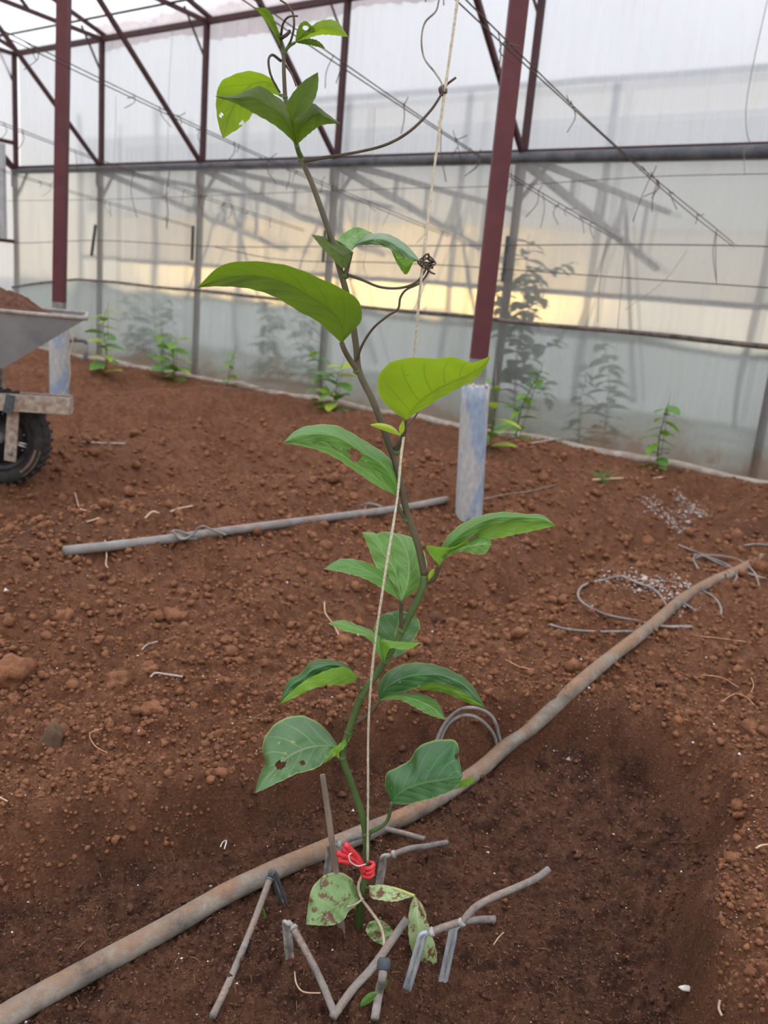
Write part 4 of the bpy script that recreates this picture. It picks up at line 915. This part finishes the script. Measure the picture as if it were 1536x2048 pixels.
# ------------------------------------------------------------------ wheelbarrow
def build_barrow():
    Wc = ground(30, 968); y0 = Wc.y; k = dist_px(Wc)
    P = lambda x, y, d=0.0: at_y(x, y, y0 + d)
    root = tag(empty('wheelbarrow', Wc), 'grey steel wheelbarrow on one black wheel, loaded with dark soil', 'wheelbarrow')
    C = P(4, 874); R = (P(4, 966) - C).length
    ax = Vector((0, 1, 0))
    def ring(prof, m, name, par, sides=40):
        V = []; fs = []; n = len(prof)
        for i in range(sides):
            a = 2 * math.pi * i / sides
            for rr, yy in prof: V.append(C + Vector((math.cos(a) * rr, yy, math.sin(a) * rr)))
        for i in range(sides):
            for j in range(n):
                b = i * n + j; c2 = i * n + (j + 1) % n; d2 = ((i + 1) % sides) * n
                fs.append((b, c2, d2 + (j + 1) % n, d2 + j))
        return obj(name, (V, fs), m, par)
    ty = ring([(R * .70, -.035), (R * .78, -.043), (R * .9, -.043), (R * .97, -.034), (R, -.015), (R, .015), (R * .97, .034), (R * .9, .043), (R * .78, .043), (R * .70, .035)], TIRE, 'tyre', root)
    for i in range(34):
        a = 2 * math.pi * i / 34; c2 = C + Vector((math.cos(a), 0, math.sin(a))) * R * .985
        obj('tread_block', box(c2, (.012, .07, .012), (Vector((math.cos(a), 0, math.sin(a))), ax, Vector((-math.sin(a), 0, math.cos(a))))), TIRE, ty, False).parent = ty
    rm = ring([(R * .55, -.02), (R * .62, -.03), (R * .72, -.036), (R * .72, .036), (R * .62, .03), (R * .55, .02)], RIM, 'rim', root)
    obj('hub_disc', tube([C + ax * -.012, C + ax * .012], R * .57, 2, 36), RIM, rm)
    obj('hub', tube([C - ax * .06, C + ax * .06], .022, 2, 18), STEEL, rm)
    for i in range(10):
        a = 2 * math.pi * (i + .3) / 10; q = C + Vector((math.cos(a), 0, math.sin(a))) * R * .52 - ax * .016
        b = blob(.0045, 1, .05, i, (1, 1, 1)); obj('rim_bolt', ([p + q for p in b[0]], b[1]), CHROME, rm)
    for a in (-.15, -.27): obj('spoke', tube([C + Vector((math.cos(a) * .03, -.028, math.sin(a) * .03)), C + Vector((math.cos(a) * R * .6, -.022, math.sin(a) * R * .6))], .006, 2, 8), CHROME, rm)
    st = []
    for j, rr in enumerate((R * .80, R * .93)):
        for i in range(9):
            a = -.95 + .75 * i / 8; st.append(C + Vector((math.cos(a) * rr, -.0445 if j == 0 else -.0405, math.sin(a) * rr)))
    obj('mud_patch', (st, [(i, i + 1, i + 10, i + 9) for i in range(8)]), TIRED, ty)
    # frame rails, near and far, meeting forks beside the wheel
    f0 = P(138, 812, -.075)
    for s, dz in ((-.075, 0), (.085, .02)):
        A = P(142, 812, s); B = P(-420, 778, s * 2.4); A.z += dz * .6
        o = obj('frame_rail', bar(A, B, .045, .058), RUSTF, root, False)
        T = P(28, 806, s - .018 * (1 if s < 0 else -1)); Bm = P(20, 922, s - .018 * (1 if s < 0 else -1))
        br = obj('wheel_bracket', bar(T, Bm, .008, .042, (1, 0, 0)), RUSTF, root, False)
        br = obj('axle_bolt', tube([P(20, 905, s - .03 * (1 if s < 0 else -1)), P(20, 905, s * .5)], .011, 2, 10), STEEL, root)
        obj('handle_grip', tube([B, B + (B - A).normalized() * .18], .02, 2, 12), BLACKP, root)
        obj('leg', bar(P(-270, 790, s * 2), P(-285, 975, s * 2.6), .035, .035), RUSTF, root, False)
    obj('clamp_strap', bar(P(21, 790, -.126), P(15, 826, -.126), .006, .030, (1, 0, 0)), BLACKP, root, False)
    obj('cross_bar', bar(P(95, 803, -.075), P(95, 800, .085), .03, .03), RUSTF, root, False)
    # tray: pointed front lip, sloping sides
    zt = P(90, 631, -.18).z; zb = P(0, 729).z; xf = P(172, 632, -.18).x; xff = P(175, 628, .24).x; xfb = P(5, 729).x; xr = xf - 1.02; xrb = xfb - .5
    sk = xff - xf; top = [(xf, -.20), (xff, .22), (xr + sk, .22), (xr, -.20)]; xfb = P(5, 729, -.12).x; bot = [(xfb, -.14), (xfb + sk * .6, .15), (xrb + sk * .6, .15), (xrb, -.14)]
    V = [Vector((x, y0 + .02 + y, zt)) for x, y in top] + [Vector((x, y0 + .02 + y, zb)) for x, y in bot]
    V += [p + (Vector((xf - .5, y0 + .02, zt)) - p).normalized() * .006 + Vector((0, 0, .002 if i < 4 else .006)) for i, p in enumerate(list(V))]
    fs = [(i, (i + 1) % 4, 4 + (i + 1) % 4, 4 + i) for i in range(4)] + [(4, 5, 6, 7)]
    fs += [tuple(j + 8 for j in reversed(f)) for f in fs] + [(i, 8 + i, 8 + (i + 1) % 4, (i + 1) % 4) for i in range(4)]
    obj('tray', (V, fs), TRAY, root, False)
    loop = [Vector((x, y0 + .02 + y, zt + .002)) for x, y in top]
    obj('tray_rim', join(*[tube([loop[i], loop[(i + 1) % 4]], .0075, 2, 8) for i in range(4)]), simple('worn_rim', (.22, .19, .17), (.42, .37, .33), 30, .6, .2), root)
    for s in (-1, 1): obj('tray_bracket', bar(Vector((xfb - .12, y0 + .02 + .09 * s, zb)), Vector((xfb - .12, y0 + .02 + .1 * s, P(0, 800).z)), .03, .03), RUSTF, root, False)
    # the load
    V = []; fs = []; nx, ny = 90, 50
    x0, x1 = xr + .02, xf - .10
    for j in range(ny + 1):
        for i in range(nx + 1):
            s = i / nx; t = j / ny * 2 - 1; w = .20 - .03 * s
            x = x0 + (x1 - x0) * s + sk * (t * w + .2) / .42; y = t * w
            hh = np.interp(s, [0, .25, .5, .62, .74, .83, .92, 1], [.02, .12, .155, .125, .085, .06, .022, 0]) * (1 - abs(t) ** 2.2)
            nzv = .022 * fbm(np.array([x]), np.array([y]), .09, 4, 8)[0] + .5 * lumps(np.array([x]), np.array([y]), .03, 900, .8)[0]
            V.append(Vector((x, y0 + .02 + y, zt - .012 + hh + nzv * (1 - abs(t) ** 4) * min(1, (1 - s) * 8))))
    for j in range(ny):
        for i in range(nx): a = j * (nx + 1) + i; fs.append((a, a + 1, a + nx + 2, a + nx + 1))
    # close underneath so the heap is a body inside the tray
    n = len(V); rim = [i for i in range(nx + 1)] + [j * (nx + 1) + nx for j in range(1, ny + 1)] + [ny * (nx + 1) + i for i in range(nx - 1, -1, -1)] + [j * (nx + 1) for j in range(ny - 1, 0, -1)]
    V += [V[i].lerp(Vector(((x0 + x1) / 2 - .1, y0 + .02, zb + .02)), .5) for i in rim]; m_ = len(rim)
    fs += [(rim[i], n + i, n + (i + 1) % m_, rim[(i + 1) % m_]) for i in range(m_)] + [tuple(n + i for i in range(m_))]
    tag(obj('soil_heap', (V, fs), CLODD), 'heap of dark crumbly soil in the wheelbarrow tray', 'soil', None, 'stuff')
    # soil spilled on the frame
    V = []; fs = []
    a0, a1 = P(-200, 770, 0), P(66, 795, 0); nx, ny = 40, 12
    for j in range(ny + 1):
        for i in range(nx + 1):
            s = i / nx; t = j / ny * 2 - 1; p = a0.lerp(a1, s); hh = .075 * (1 - s) ** .7 * (1 - t * t) + .01 * fbm(np.array([p.x]), np.array([t * .1]), .05, 3, 4)[0]
            V.append(p + Vector((0, t * .10, hh - .012)))
    for j in range(ny):
        for i in range(nx): a = j * (nx + 1) + i; fs.append((a, a + 1, a + nx + 2, a + nx + 1))
    tag(obj('spilled_soil', (V, fs), CLODD), 'dark soil spilled on the wheelbarrow frame above the wheel', 'soil', None, 'stuff')
build_barrow()

# ------------------------------------------------------------------ background seedlings, shrub and outside greenery
def small_leaf_mesh(name, m, bend=.25, wid=.42):
    V = []; UVs = []; fs = []; S, C = 7, 4
    for i in range(S):
        s = i / (S - 1); w = wid * math.sin(math.pi * min(1, s * .93 + .04)) ** .8
        for j in range(C + 1):
            c = -1 + 2 * j / C; V.append((s, c * w * .5, -bend * s * s + .10 * abs(c) * w)); UVs.append((.5 + .5 * c, s))
    for i in range(S - 1):
        for j in range(C): a = i * (C + 1) + j; fs.append((a, a + 1, a + C + 2, a + C + 1))
    return mesh(name, V, fs, m, True, UVs)
SL = [small_leaf_mesh('seedling_leaf', LEAF['lime'], .35, .6), small_leaf_mesh('seedling_leaf_young', LEAF['mid'], .2, .6), small_leaf_mesh('seedling_leaf_yellow', LEAF['bud'], .2, .55)]
SHL = small_leaf_mesh('shrub_leaf', leaf_material('shrub_leaf', (.035, .075, .04), (.08, .12, .07), (.06, .1, .05), (.08, .16, .05), .5, .25), .4, .55)
OUTL = small_leaf_mesh('outside_leaf', leaf_material('outside_leaf', (.05, .085, .05), (.08, .12, .07), (.06, .1, .05), (.1, .18, .06), .6, .25), .4, .6)
def sprig(root, pts, nl, size, meshes, rg, stem_r, m=STEMG, name='leaf', first=.1, loc=True):
    P = crom(pts, 24); obj('stem', tube(P, [stem_r, stem_r * .8, stem_r * .4], raw=True, sides=6), m, root)
    for i in range(nl):
        t = first + (1 - first) * (i + .5) / nl; p = P[min(23, int(t * 23))]; a = i * 2.4 + rg.uniform(-.5, .5)
        tt = 1 - .35 * t
        o = bpy.data.objects.new(name, meshes[min(len(meshes) - 1, int(rg.random() * len(meshes)))]); COL.objects.link(o); o.parent = root
        o.location = p - Vector(root.location); s = size * tt * rg.uniform(.75, 1.2); o.scale = (s, s, s)
        o.rotation_euler = (rg.uniform(-.4, .4), rg.uniform(-.55, .25), a)
def build_seedlings():
    rg = random.Random(21)
    L = [((208, 752), [(212, 700), (206, 655), (212, 618)], 13, 26, 'seedling with loose pale leaves beside the pipe stub behind the wheelbarrow', (1, 2)),
         ((326, 742), [(324, 715), (325, 685), (322, 655)], 9, 20, 'slim pale seedling standing behind a brighter one', (0, 1)),
         ((346, 762), [(348, 735), (346, 705), (352, 675)], 12, 26, 'bushy bright seedling in front of a slim pale one', (0, 1, 2)),
         ((455, 752), [(460, 735), (464, 720), (468, 705)], 7, 18, 'very small seedling alone by the wall', (0, 1)),
         ((640, 788), [(642, 760), (638, 730), (641, 700)], 10, 20, 'slim seedling beside a bushy one behind the vine stem', (0, 1)),
         ((668, 822), [(672, 790), (674, 760), (684, 728)], 12, 32, 'bushy seedling with light leaves behind the vine stem', (0, 1, 2)),
         ((980, 905), [(983, 860), (990, 815), (986, 755)], 9, 38, 'seedling half hidden behind the blue-sleeved post', (1, 2)),
         ((1032, 868), [(1042, 820), (1060, 780), (1084, 738)], 13, 26, 'leaning seedling right of the blue-sleeved post', (0, 1)),
         ((1318, 922), [(1318, 880), (1326, 845), (1336, 806)], 13, 27, 'slender upright seedling alone beyond the leaning seedling', (0, 1))]
    for b, pts, nl, sz, lab, ms in L:
        g = ground(*b)
        if un(g)[1] < .3: g = in_wall(b[0], b[1], .3); g.z = gz(g.x, g.y)
        k = dist_px(g); root = tag(empty('vine_seedling', g), lab, 'plant', 'young vines planted along the wall')
        P = [g + Vector((0, 0, -.02))] + [at_y(x, y, g.y) for x, y in pts]
        sprig(root, P, int(nl * 1.5), sz * k * 1.7, [SL[i] for i in ms], rg, .0045)
        o = obj('support_stick', tube([g + Vector((.015, .02, -.02)), P[-1] + Vector((.01, .02, .06))], .002, 3, 5), STICK, root)
    # climbing plant outside the film beside the second post from the right
    base = W(4.30, -.22, 0); root = tag(empty('climbing_shrub', base), 'dark leafy climber outside the film beside a wall post', 'shrub')
    Q = lambda x, y: in_wall(x, y, -.17)
    for pts, nl, sz in (([(1030, 850), (1035, 740), (1045, 640), (1055, 560), (1060, 470)], 34, .15), ([(1040, 700), (1060, 620), (1090, 590), (1070, 545)], 16, .13), ([(1045, 590), (1070, 545), (1110, 540), (1150, 525)], 12, .09),
                        ([(1035, 760), (1070, 700), (1110, 690), (1130, 660)], 14, .13), ([(1030, 690), (1010, 650), (1005, 610), (1015, 540)], 16, .13), ([(1040, 740), (1075, 760), (1100, 800)], 10, .14)):
        sprig(root, [Q(*p) for p in pts], int(nl * 1.6), sz * 1.2, [SHL], rg, .006, STEMP)
    sh = [((1215, 845), [(1220, 800), (1222, 740), (1210, 680)], 22, .15, 'dark shrub outside the cloudy skirt right of the climber', -.35),
          ((1170, 850), [(1165, 800), (1175, 760), (1172, 720)], 14, .13, 'low dark shrub outside the skirt between the climber and another shrub', -.3),
          ((560, 700), [(556, 670), (560, 630), (550, 600)], 22, .2, 'dim shrub outside the skirt behind the vine stem', -.9),
          ((625, 715), [(622, 680), (630, 650), (618, 615)], 22, .2, 'dim shrub outside the skirt next to another behind the very large leaf', -.9),
          ((300, 690), [(300, 650), (290, 620), (285, 585)], 20, .22, 'dim shrub outside the skirt nearest the wheelbarrow', -.8),
          ((345, 690), [(348, 650), (345, 620), (352, 590)], 18, .22, 'dim shrub outside the skirt beyond the pair of seedlings', -.8)]
    for b, pts, nl, sz, lab, n in sh:
        P0 = in_wall(*b, n); P0.z = -.1; root = tag(empty('outside_shrub', P0), lab, 'shrub')
        sprig(root, [P0] + [in_wall(x, y, n) for x, y in pts], int(nl * 1.5), sz * 1.15, [OUTL], rg, .006, STEMP)
build_seedlings()

# ------------------------------------------------------------------ clods, crumbs, litter
def build_litter():
    rg = random.Random(99)
    variants = [mesh('soil_clod', *blob(1, 3, .42, i, (1, rg.uniform(.7, 1), rg.uniform(.6, .85))), CLOD) for i in range(7)]
    vd = [mesh('compost_clod', *blob(1, 2, .3, 40 + i, (1, .9, .75)), CLODD) for i in range(3)]
    def put(px, py, rpx, lab, name='soil_clod', grp=None, me=None, sink=.35):
        g = ground(px, py); r = rpx * dist_px(g)
        o = link(name, me or rg.choice(variants), None, g + Vector((0, 0, r * (.5 - sink)))); o.scale = (r, r, r); o.rotation_euler = (rg.uniform(-.4, .4), rg.uniform(-.4, .4), rg.uniform(0, 6.28))
        return tag(o, lab, 'clod', grp)
    special = [(102, 1487, 30, 'oval greyish fibrous clod on the mound beside the vine', mesh('fibrous_clod', *blob(1, 3, .3, 77, (.8, .7, 1.2)), simple('fibrous_clod', (.10, .055, .035), (.27, .17, .11), 40, .95, .8))),
               (345, 1240, 25, 'large upright clod on the slope left of the vine', None), (235, 1368, 26, 'large rounded clod left of a white root', None), (300, 1340, 20, 'rounded clod above a white root on the slope', None),
               (305, 1430, 26, 'flat-topped large clod at the foot of the mound slope', None), (25, 1355, 40, 'biggest soil clod on the mound beside the vine', None), (120, 1240, 24, 'pale-faced broken clod high on the mound', None),
               (620, 1268, 16, 'rounded clod beside a drooping leaf of the vine', None), (478, 1325, 15, 'single smooth clod in the middle of the mound slope', None), (340, 1245, 12, 'small clod leaning on a large upright clod', None),
               (870, 1240, 18, 'dark clod in the furrow beside the vine stem', vd[0]), (905, 1250, 14, 'reddish clod next to a dark clod in the furrow', None), (1000, 1310, 14, 'clod on the ridge between vine and thick pipe', None)]
    for x, y, r, lab, me in special: put(x, y, r, lab, me=me)
    g1 = 'loose clods on the tilled red soil'
    cnt = 0; spots = []
    while cnt < 285:
        zone = rg.random()
        if zone < .62: x, y = rg.uniform(0, 760), rg.uniform(1190, 1500)
        elif zone < .85: x, y = rg.uniform(850, 1536), rg.uniform(1080, 1420)
        else: x, y = rg.uniform(0, 900), rg.uniform(960, 1120)
        g = flat(x, y)
        if basin_sd(np.array([g.x]), np.array([g.y]))[0] < .05: continue
        if any((x - a) ** 2 + (y - b) ** 2 < 120 for a, b in spots): continue
        if 1000 < x and abs((y - 1505) + (x - 1010) * .84) < 40: continue
        spots.append((x, y)); q = rg.choice((4, 4.5, 5, 5, 6, 7, 8, 10)); sz = 'pea-sized' if q < 5 else 'small rounded' if q < 8 else 'lumpy'
        where = 'on the slope left of the vine' if zone < .62 else 'on the ridges beside the coil of thin tube' if zone < .85 else 'on the bed around the shorter grey pipe'
        put(x, y, q * (1.15 if zone < .62 else .8), sz + ' red-brown clod lying loose ' + where, grp='loose clods ' + where); cnt += 1
    # crumbs: far too many to count
    def crumbs(name, n, m, lab, pick, size, sub=0):
        import bmesh
        base = blob(1, 1, .3, 5, (1, .9, .8)) if sub else ([(1, 0, 0), (-.5, .85, 0), (-.5, -.85, .1), (.1, 0, .8), (0, 0, -.6)], [(0, 1, 3), (1, 2, 3), (2, 0, 3), (1, 0, 4), (2, 1, 4), (0, 2, 4)])
        bv = np.array([tuple(v) for v in base[0]]); bf = np.array(base[1]); XY = pick(n); n = len(XY)
        x, y = XY[:, 0], XY[:, 1]; d = np.hypot(x, y); sd = basin_sd(x, y); b = 1 - sstep(-.06, .05, sd)
        z = macro(x, y) + micro(x, y, b); s = size * np.exp(RNG.normal(0, .45, n)) * np.clip(d / 1.2, .7, 3)
        a = RNG.uniform(0, 6.28, n); ca, sa = np.cos(a), np.sin(a)
        V = np.empty((n, len(bv), 3)); jit = 1 + .25 * RNG.normal(size=(n, len(bv), 1)).clip(-1, 1)
        q = bv[None] * s[:, None, None] * jit
        V[..., 0] = x[:, None] + q[..., 0] * ca[:, None] - q[..., 1] * sa[:, None]; V[..., 1] = y[:, None] + q[..., 0] * sa[:, None] + q[..., 1] * ca[:, None]; V[..., 2] = z[:, None] + q[..., 2] + s[:, None] * .25
        Fc = (bf[None] + (np.arange(n) * len(bv))[:, None, None]).reshape(-1, 3)
        me = bpy.data.meshes.new(name); me.from_pydata(V.reshape(-1, 3).tolist(), [], Fc.tolist()); me.materials.append(m)
        me.polygons.foreach_set('use_smooth', np.ones(len(me.polygons), bool)); me.update()
        return tag(link(name, me), lab, 'litter', None, 'stuff')
    def polar(r0, r1, cond):
        def f(n):
            r = np.sqrt(RNG.uniform((1 / r1), (1 / r0), n * 3)) ; r = 1 / (r * r); a = RNG.uniform(-.62, .62, n * 3); P = np.stack([np.sin(a) * r, np.cos(a) * r], 1)
            sd = basin_sd(P[:, 0], P[:, 1]); nn = (P[:, 0] - B0.x) * DN.x + (P[:, 1] - B0.y) * DN.y; return P[cond(sd) & (nn > .2)][:n]
        return f
    crumbs('soil_crumbs', 16000, CLOD, 'scattered red-brown crumbs of tilled soil', polar(.9, 5, lambda s: s > .0), .0030, 1)
    crumbs('compost_crumbs', 26000, CLODD, 'fine dark crumbs in the planting hollow', polar(.5, 1.7, lambda s: s < .01), .0024)
    crumbs('compost_crumbs', 12000, CLOD, 'fine reddish crumbs mixed into the dark compost', polar(.5, 1.7, lambda s: s < .03), .0017)
    crumbs('white_grit', 650, WHITE, 'scattered white specks of grit on the soil', polar(.5, 2.6, lambda s: s < 9), .0017)
    def patch(px):
        cs = [ground(x, y) for x, y in px]
        def f(n):
            c = RNG.integers(0, len(cs), n); t = RNG.normal(0, 1, (n, 2)); out = np.array([[cs[i].x, cs[i].y] for i in c]); return out + t * np.array([.035, .05])
        return f
    crumbs('pale_litter', 700, ASH, 'pale grey litter patch under the coil of thin tube', patch([(1230, 1165), (1260, 1158), (1290, 1170), (1320, 1180), (1345, 1185), (1370, 1180), (1300, 1190)]), .0017)
    crumbs('pale_litter', 700, ASH, 'pale grey litter patch on the furrow slope beyond the coil', patch([(1300, 1015), (1330, 1030), (1360, 1045), (1380, 1030), (1395, 1025), (1350, 1055), (1370, 1010)]), .0016)
    crumbs('pale_litter', 260, ASH, 'small pale litter patch on the ridge behind the thick pipe', patch([(1170, 1400), (1180, 1395), (1030, 1075)]), .0011)
    # roots and straws that can be told apart
    def strand(name, pts, r, m, lab, lift=.013):
        P = px_ground(pts, lift); tag(obj(name, tube(P, r, len(P) * 6, 6, .1), m), lab, 'root' if m is not STRAW else 'straw')
    R_ = [([(300, 1366), (310, 1358), (330, 1360), (365, 1365)], .0022, ASH, 'pale root lying beside a large rounded clod'),
          ([(284, 1310), (295, 1300), (315, 1294)], .0018, ASH, 'short pale root in the middle of the mound slope'),
          ([(648, 1213), (650, 1235), (660, 1250), (668, 1262), (680, 1285)], .002, STRAW, 'crooked straw left of the drooping leaf'),
          ([(150, 992), (156, 1015), (163, 1028), (172, 1030)], .0028, STRAW, 'bent straw on the far bed near the wheel'),
          ([(165, 1055), (190, 1048), (200, 1043), (195, 1038)], .0026, STRAW, 'short straw on the bed beyond the shorter pipe'),
          ([(290, 1045), (305, 1032), (318, 1035)], .003, STRAW, 'pale straw tuft above the shorter pipe'),
          ([(340, 1032), (360, 1025), (385, 1020)], .003, STRAW, 'straw lying behind a bent thin tube'),
          ([(210, 1090), (213, 1120), (212, 1140), (216, 1145)], .002, STRAW, 'straw laid across the end of the shorter pipe'),
          ([(1440, 1415), (1470, 1398), (1490, 1405), (1510, 1425)], .0014, ROOT, 'arched orange root on the right bank'),
          ([(1400, 1360), (1440, 1365), (1475, 1385)], .0012, ROOT, 'thin orange root above an arched one'),
          ([(1385, 1280), (1430, 1285), (1490, 1293)], .0014, ROOT, 'straight orange root right of the thick pipe'),
          ([(1500, 1365), (1505, 1380), (1500, 1395)], .0012, ROOT, 'tiny curved root on the bank beyond the arched orange root'),
          ([(1010, 1330), (1040, 1345), (1070, 1350)], .0012, ROOT, 'root on the ridge left of the thick pipe'),
          ([(588, 1960), (592, 1985), (605, 2000), (640, 2003)], .0011, STRAW, 'curled thin root beside the bent drip tube'),
          ([(440, 1708), (445, 1698), (452, 1695), (448, 1712)], .0011, WHITE, 'white forked root bit on the dark compost'),
          ([(985, 1905), (995, 1890), (1005, 1880)], .0009, STRAW, 'thin straw right of the long upcurving tube'),
          ([(1436, 2018), (1434, 2035), (1440, 2050)], .0016, STRAW, 'straw on the hollow rim beside the pale chip'),
          ([(1508, 1712), (1520, 1706), (1540, 1704)], .0016, STRAW, 'straw on the right bank of the hollow'),
          ([(215, 1520), (190, 1505), (180, 1480), (205, 1470)], .001, ROOT, 'looped thin root by the fibrous clod'),
          ([(0, 1610), (15, 1618)], .0014, STRAW, 'short straw on the edge of the mound'),
          ([(165, 890), (205, 892), (250, 893)], .005, ASH, 'flat pale slat lying on the far soil'),
          ([(1185, 965), (1235, 962), (1320, 960), (1420, 935)], .006, STRAW, 'pale dry stem lying by the green grass tuft'),
          ([(1060, 892), (1100, 885), (1130, 880)], .005, ASH, 'grey dry stem by the wall foot'),
          ([(965, 1005), (1010, 995), (1060, 988), (1110, 975)], .003, STICK, 'thin dark twig right of the blue-sleeved post'),
          ([(955, 1125), (975, 1145), (985, 1165), (997, 1180)], .003, GRASS, 'drooping green grass stalk in the furrow'),
          ([(400, 775), (450, 780), (560, 778), (580, 780)], .004, STICK, 'dark hose length lying by the wall foot'),
          ([(230, 740), (280, 738), (320, 740)], .005, STEEL, 'grey hose piece near the seedling by the pipe stub')]
    for pts, r, m, lab in R_: strand('dry_straw' if m is STRAW else 'root_strand', pts, r, m, lab)
    V, Fs = [], []
    parts = []
    for i in range(300):
        x, y = rg.uniform(0, 1536), rg.uniform(1150, 2048) ** 1; g = flat(x, y); L = rg.uniform(.005, .018); a = rg.uniform(0, 6.28)
        z = gz(g.x, g.y) + .008; p = Vector((g.x, g.y, z)); q = Vector((math.cos(a), math.sin(a), rg.uniform(-.15, .3))) * L
        parts.append(tube([p, p + q * .5 + Vector((0, 0, .003)), p + q], .00028, 4, 3))
    tag(obj('root_fibres', join(*parts), ROOT), 'fine dry root fibres scattered through the soil', 'litter', None, 'stuff')
    # dry leaf sticks by the wall, grass tufts
    def tuft(px, py, n, hpx, m, lab, cat, spread=.5):
        g = ground(px, py); k = dist_px(g); root = tag(empty('grass_tuft', g), lab, cat)
        for i in range(n):
            a = rg.uniform(0, 6.28); L = hpx * k * rg.uniform(.5, 1.1); s = rg.uniform(.1, spread); b = g + Vector((rg.uniform(-1, 1) * 12 * k, rg.uniform(-1, 1) * 12 * k, -.005))
            d = Vector((math.cos(a) * s, math.sin(a) * s, 1)); obj('blade', tube([b, b + d * L * .5, b + d * L * .8 + Vector((math.cos(a), math.sin(a), -.3)) * L * .25 * s * 2], [.0022, .0018, .0005], 7, 4), m, root)
    tuft(1205, 965, 22, 40, GRASS, 'green grass tuft on the soil beside a pale dry stem', 'grass', 1.0)
    tuft(1065, 868, 14, 22, GRASS, 'low green grass tuft at the wall foot by a leaning seedling', 'grass', .8)
    tuft(1430, 925, 20, 60, STRAW, 'dry straw clump against the skirt beyond the slender seedling', 'grass', .7)
    tuft(1500, 950, 26, 50, STRAW, 'wider dry straw clump against the skirt by the last wall post', 'grass', .9)
    tuft(395, 752, 20, 45, simple('brown_dead_stems', (.20, .11, .07), (.34, .21, .13), 40, .9, 0), 'brown dead plant by the wall behind the very large leaf', 'grass', .8)
    tuft(232, 738, 10, 20, simple('brown_dead_stems_b', (.24, .14, .09), (.36, .24, .16), 40, .9, 0), 'brown dead stems beside the seedling by the pipe stub', 'grass', .8)
    g = ground(572, 772); tag(obj('leaning_stick', tube([g, at_y(557, 715, g.y)], .008, 4, 6), STICK), 'dark stick leaning at the wall foot', 'stick')
    # leaf seedling under the collared tube
    def fallen(L_, R_, yd, m, lab):
        v, f, uv, mm = lobe(L_, R_, yd, yd, 0, .004, 0, m=m, S=12, C=6, ser=.2); tag(link('small_leaf', mesh('small_leaf', v, f, LEAF[mm], True, uv)), lab, 'leaf')
    dy = ground(735, 2010).y - YP - .012
    fallen([(757, 1984), (742, 1984), (727, 1996), (716, 2015)], [(757, 1984), (748, 1998), (735, 2008), (716, 2015)], dy, 'mid', 'small green weed leaf under the collared tube')
    dy = ground(772, 1975).y - YP - .012
    fallen([(763, 1982), (764, 1972), (770, 1964), (775, 1958)], [(763, 1982), (772, 1974), (775, 1966), (775, 1958)], dy, 'mid', 'tiny green weed leaf right of the collared tube')
    dy = ground(528, 1832).y - YP - .012
    fallen([(524, 1812), (524, 1822), (527, 1832), (532, 1838)], [(524, 1812), (529, 1820), (532, 1830), (532, 1838)], dy, 'mid', 'tiny green leaf by the drip stake astride the pipe')
    g = ground(1375, 1982); b = blob(1, 2, .15, 3, (1.6, .6, .35)); o = tag(obj('pale_chip', ([Vector(p) * .0085 + g + Vector((0, 0, .004)) for p in b[0]], b[1]), WHITE), 'pale greenish-white chip lying in the compost hollow', 'chip')
build_litter()
